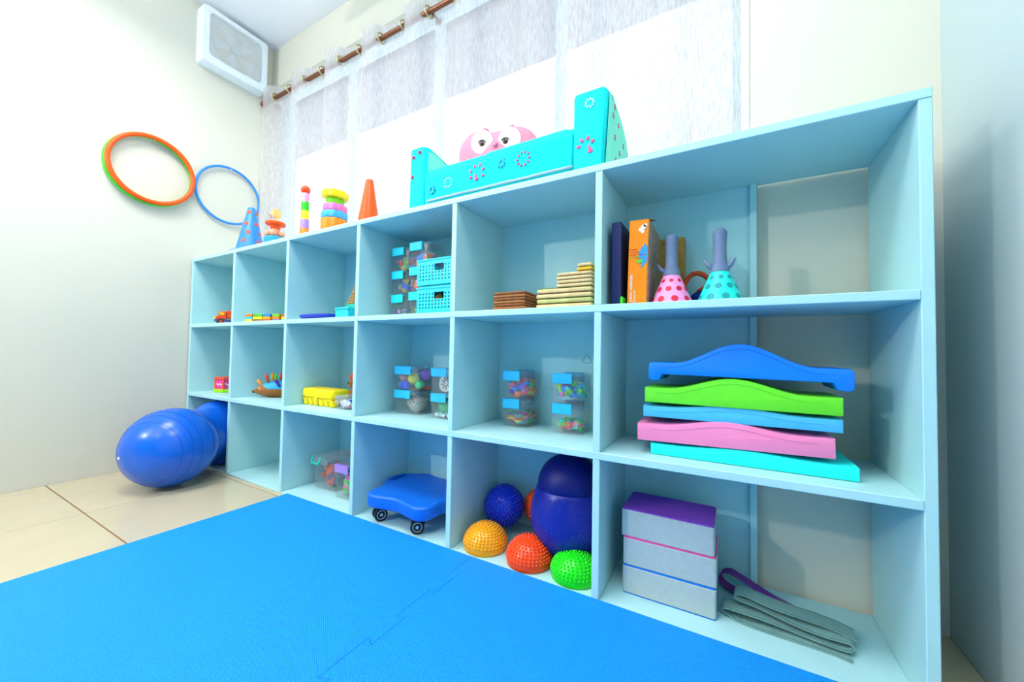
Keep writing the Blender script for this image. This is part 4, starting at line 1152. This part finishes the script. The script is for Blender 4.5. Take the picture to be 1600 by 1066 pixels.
for (cx, cy, rz) in ((-.112, -.118, .25), (.085, -.118, -.2), (-.115, .105, .3), (.115, .105, -.4)):
    ct = obj('castor_fork', box(bmn(), cx - .014, cx + .014, cy - .012, cy + .012, .034, .063, .002, 1), BLK, sb)
    dx, dy = math.cos(rz), math.sin(rz)
    for s in (-.011, .011):
        b = bmn(); c = Vector((cx - dx * .0, cy - dy * .0 - .006, .0255)); 
        ax2 = Vector((dy * .2 + s * .2, -1, 0)).normalized()
        cc = c + Vector((s, 0, 0))
        A_ = Vector((1, rz * .6, 0)).normalized()
        A_ = Vector((math.sin(.9 + rz), -math.cos(.9 + rz), 0))
        cc = c + A_ * s * 1.0
        cyl(b, cc - A_ * .0075, cc + A_ * .0075, .0248, seg=22); w = obj('wheel', b, BLK, ct, True, autos=40)
        e = 1 if s > 0 else -1
        b = bmn(); tube(b, [cc + A_ * e * .0078 + Vector((0, 0, .016 * math.sin(a))) + A_.cross(Vector((0, 0, 1))) * .016 * math.cos(a) for a in [2 * PI * q / 18 for q in range(18)]], .0016, 5, True)
        cyl(b, cc + A_ * e * .007, cc + A_ * e * .0095, .006, seg=10)
        obj('wheel_trim', b, STEEL, ct)
# --- spiky domes (column 5)
def spikes(bm, R, nring, h, r, zsc=1.0, zmin=.08, full=False):
    a_ = PI / 2 if not full else PI
    for j in range(nring):
        th = (j + .5) / nring * a_
        zc = R * math.cos(th) * zsc; rr = R * math.sin(th)
        if not full and zc < zmin * R: continue
        n = max(5, int(2 * PI * rr / (r * 2.9)))
        for k in range(n):
            ph = 2 * PI * (k + .5 * (j % 2)) / n
            p = Vector((rr * math.cos(ph), rr * math.sin(ph), zc)); nr = Vector((rr * math.cos(ph), rr * math.sin(ph), zc / zsc)).normalized()
            q = nr.to_track_quat('Z', 'Y').to_matrix().to_4x4()
            lathe(bm, [(r, -.001), (r * .55, h * .7), (0, h)], 6, Matrix.Translation(p) @ q, cap=False)
def dome(label, loc, R, hx, rot=(0, 0, 0), group='spiky half-ball domes', hsp=.0052, rsp=.0040, nring=12):
    t = thing('spiky_dome', label, 'massage dome', loc, rot=rot, group=group)
    m = M('dome_' + hx.strip('#'), hx, .3, .5, .03)
    b = bmn(); lathe(b, [(R * .96, 0), (R, .004), (R, .010)] + [(R * math.cos(PI / 2 * k / 14), .010 + R * .92 * math.sin(PI / 2 * k / 14)) for k in range(1, 15)][:-1] + [(0, .010 + R * .92)], 40)
    obj('dome_body', b, m, t, True, autos=50)
    b = bmn(); spikes(b, R, nring, hsp, rsp, .92)
    for v in b.verts: v.co.z += .010
    obj('spikes', b, m, t, True, kind='stuff')
    return t
dome('yellow spiky dome at the front of the ball cubby', (-1.064, .082, R3), .074, '#FFAA0A')
dome('red orange spiky dome between the yellow and green domes', (-.893, .078, R3), .074, '#FF4A08')
dome('bright green spiky dome beside the right divider', (-.742, .076, R3), .070, '#14E010')
dome('blue spiky dome tipped up behind the yellow dome', (-1.070, .226, R3 + .086), .0735, '#1030C8', rot=(math.radians(62), 0, math.radians(12)))
dome('orange spiky dome mostly hidden behind the blue dome', (-.948, .298, R3 + .086), .066, '#F2501A', rot=(math.radians(80), 0, math.radians(5)))
NV = M('big_dome_navy', '#0C1F9A', .3, .45, .03); NV2 = M('big_dome_dark', '#0A1470', .45, .3, .03)
bd = thing('large_spiky_ball', 'large navy spiky half-ball under a dark navy half-ball in the lowest row', 'massage ball', (-.797, .172, R3))
tilt = Matrix.Rotation(math.radians(5), 4, 'Y')
RBg = .124
lowp = [(0, 0), (.03, .003), (.058, .014), (.086, .038), (.106, .068), (.119, .096), (.1245, .122), (.1245, .145), (.120, .175), (.112, .204), (.106, .222)]
b = bmn(); lathe(b, lowp + [(.102, .227), (0, .227)], 48)
lowb = obj('lower_half', b, NV, bd, True, autos=50)
b = bmn()
for (r0, z0), (r1, z1) in zip(lowp[1:-1], lowp[2:]):
    Ls = math.hypot(r1 - r0, z1 - z0); ns = max(1, round(Ls / .0072))
    for q in range(ns):
        f = (q + .5) / ns; r = r0 + (r1 - r0) * f; zc = z0 + (z1 - z0) * f
        n = int(2 * PI * r / .0080); nr2 = Vector(((z1 - z0), 0, -(r1 - r0))).normalized()
        for k in range(n):
            ph = 2 * PI * (k + .5 * (q % 2)) / n
            nn = Vector((nr2.x * math.cos(ph), nr2.x * math.sin(ph), nr2.z))
            lathe(b, [(.0027, -.001), (.0015, .0018), (0, .0027)], 5, Matrix.Translation((r * math.cos(ph), r * math.sin(ph), zc)) @ nn.to_track_quat('Z', 'Y').to_matrix().to_4x4(), cap=False)
obj('spikes', b, NV, lowb, True, kind='stuff')
b = bmn(); RU = .104
lathe(b, [(0, .2275), (RU * .98, .2275), (RU, .232)] + [(RU * math.cos(PI / 2 * k / 12), .232 + .100 * math.sin(PI / 2 * k / 12)) for k in range(1, 12)] + [(0, .332)], 44)
obj('upper_half', b, NV2, bd, True, autos=50)

# --- yoga blocks (column 6)
GRB = M('block_grey', '#B9C6C6', .7, .15, .04, 90, .08, 300)
for k, (lab, hx, dx, rz) in enumerate((('bottom grey foam yoga block with a blue edge layer', '#1E88E8', 0, 0.0), ('middle grey foam yoga block, blue layer under and pink layer on top', '#FF5AA8', .001, .004), ('top grey foam yoga block with a purple upper face', '#8A4AC0', -.003, -.006))):
    t = thing('yoga_block', lab, 'yoga block', (-.4855 + dx, .150, R3 + k * .0772), rz=rz, group='stacked yoga blocks')
    b = bmn(); prism(b, rrect(.232, .150, .006, 3), .0016, .0735, 'z', .002, 1); obj('foam_core', b, GRB, t, True, autos=40)
    cm = M('block_' + hx.strip('#'), hx, .7, .15, .05, 90)
    b = bmn(); prism(b, rrect(.230, .148, .006, 3), .0735, .077, 'z', .001, 1); obj('top_layer', b, cm if k else M('block_1E88E8', '#1E88E8', .7), t, label='coloured top layer')
    b = bmn(); prism(b, rrect(.231, .149, .006, 3), 0, .0016, 'z'); obj('bottom_layer', b, M('block_1E88E8', '#1E88E8', .7) if k < 2 else M('block_FF5AA8', '#FF5AA8', .7), t)
# --- folded straps
def ribbon(name, label, path, width, mat, loc, rz, skew=.0, wav=.0, th=.0022):
    pts = []
    n = len(path)
    for i in range(n - 1):
        p0, p1, p2, p3 = [Vector(path[min(max(i + q, 0), n - 1)]) for q in (-1, 0, 1, 2)]
        for s in range(6):
            u = s / 6
            pts.append(.5 * ((2 * p1) + (-p0 + p2) * u + (2 * p0 - 5 * p1 + 4 * p2 - p3) * u * u + (-p0 + 3 * p1 - 3 * p2 + p3) * u ** 3))
    pts.append(Vector(path[-1]))
    b = bmn(); rings = []
    m = len(pts)
    for i, p in enumerate(pts):
        t = (pts[min(i + 1, m - 1)] - pts[max(i - 1, 0)]); t.normalize()
        nr = Vector((-t.y, t.x))
        yo = skew * i / m + wav * math.sin(i * .35)
        r = []
        for (w, s) in ((-1, 1), (1, 1), (1, -1), (-1, -1)):
            q = p + nr * s * th / 2
            r.append(b.verts.new((q.x, w * width / 2 + yo, max(q.y, .0003))))
        rings.append(r)
    for a, c in zip(rings[:-1], rings[1:]):
        for k in range(4): b.faces.new((a[k], a[(k + 1) % 4], c[(k + 1) % 4], c[k]))
    b.faces.new(rings[0]); b.faces.new(rings[-1])
    t = thing(name, label, 'strap', loc, rz)
    ro = obj('webbing', b, mat, t, True, autos=50)
    # stitched edge cords
    b = bmn()
    for w in (-1, 1):
        tube(b, [(p.x, w * (width / 2 - .004) + skew * i / m + wav * math.sin(i * .35), max(p.y + th * .5, .0012)) for i, p in enumerate(pts)], .0008, 4)
    obj('stitching', b, M('stitch_dark', '#3E6A66', .8), ro)
    return t
GG = M('strap_grey_green', '#7FA8A4', .8, .1, .08, 60, .25, 220); PP = M('strap_purple', '#7A3A92', .8, .1, .08, 60, .25, 220)
ribbon('folded_strap', 'long grey green yoga strap folded into a loose bundle before the blocks',
       [(.120, .002), (.06, .002), (-.04, .003), (-.105, .004), (-.132, .012), (-.118, .022), (-.06, .019), (.02, .012), (.10, .010), (.124, .014), (.118, .022), (.07, .022), (.0, .026), (-.06, .033), (-.095, .038), (-.105, .043), (-.085, .047), (-.02, .040), (.05, .034), (.11, .026), (.135, .022)],
       .050, GG, (-.226, .112, R3), math.radians(-4), .055, .004)
ribbon('folded_strap', 'purple yoga strap folded behind the grey green strap',
       [(.10, .003), (.04, .003), (-.03, .004), (-.066, .016), (-.070, .038), (-.048, .052), (-.01, .042), (.05, .022), (.10, .012)],
       .034, PP, (-.293, .232, R3), math.radians(-12))

# ================================================================== added fixtures, out of frame
LEDM = bpy.data.materials.new('added_panel_glow'); LEDM.use_nodes = True
pbs = LEDM.node_tree.nodes['Principled BSDF']; pbs.inputs['Emission Color'].default_value = (1, .98, .95, 1); pbs.inputs['Emission Strength'].default_value = 2.0  # glow belongs to the added fill panels
for k, (px, py) in enumerate(PANEL_POS):
    t = thing('added_fill_panel', ['added unseen fill light panel nearest the right wall', 'added unseen fill light panel nearest the left wall', 'added unseen fill light panel farthest from the shelf'][k], 'pendant light', (px, py, PANEL_Z))
    b = bmn()
    for (a0, a1, c0, c1) in ((-.31, .31, -.31, -.285), (-.31, .31, .285, .31), (-.31, -.285, -.285, .285), (.285, .31, -.285, .285)): box(b, a0, a1, c0, c1, 0, .03)
    obj('panel_frame', b, WHITE, t)
    b = bmn(); box(b, -.285, .285, -.285, .285, .004, .026); obj('diffuser', b, LEDM, t)
    for (ax_, ay_) in ((-.297, -.297), (.297, -.297), (-.297, .297), (.297, .297)):
        b = bmn(); cyl(b, (ax_, ay_, .03), (ax_, ay_, CEIL - PANEL_Z), .002, seg=6); obj('suspension_wire', b, WHITE, t)
t = thing('added_wall_lamp', 'added unseen bare bulb wall lamp on the left wall', 'lamp', (XL, LAMP_P.y, LAMP_P.z))  # fixture added to carry the unseen bulb
b = bmn(); cyl(b, (0, 0, -.06), (.02, 0, -.06), .05, seg=20); obj('wall_plate', b, WHITE, t, True, autos=40)
b = bmn(); tube(b, [(.02, 0, -.06), (.12, 0, -.085), (.225, 0, -.085), (.23, 0, -.056)], .008, 8); obj('arm', b, WHITE, t, True)
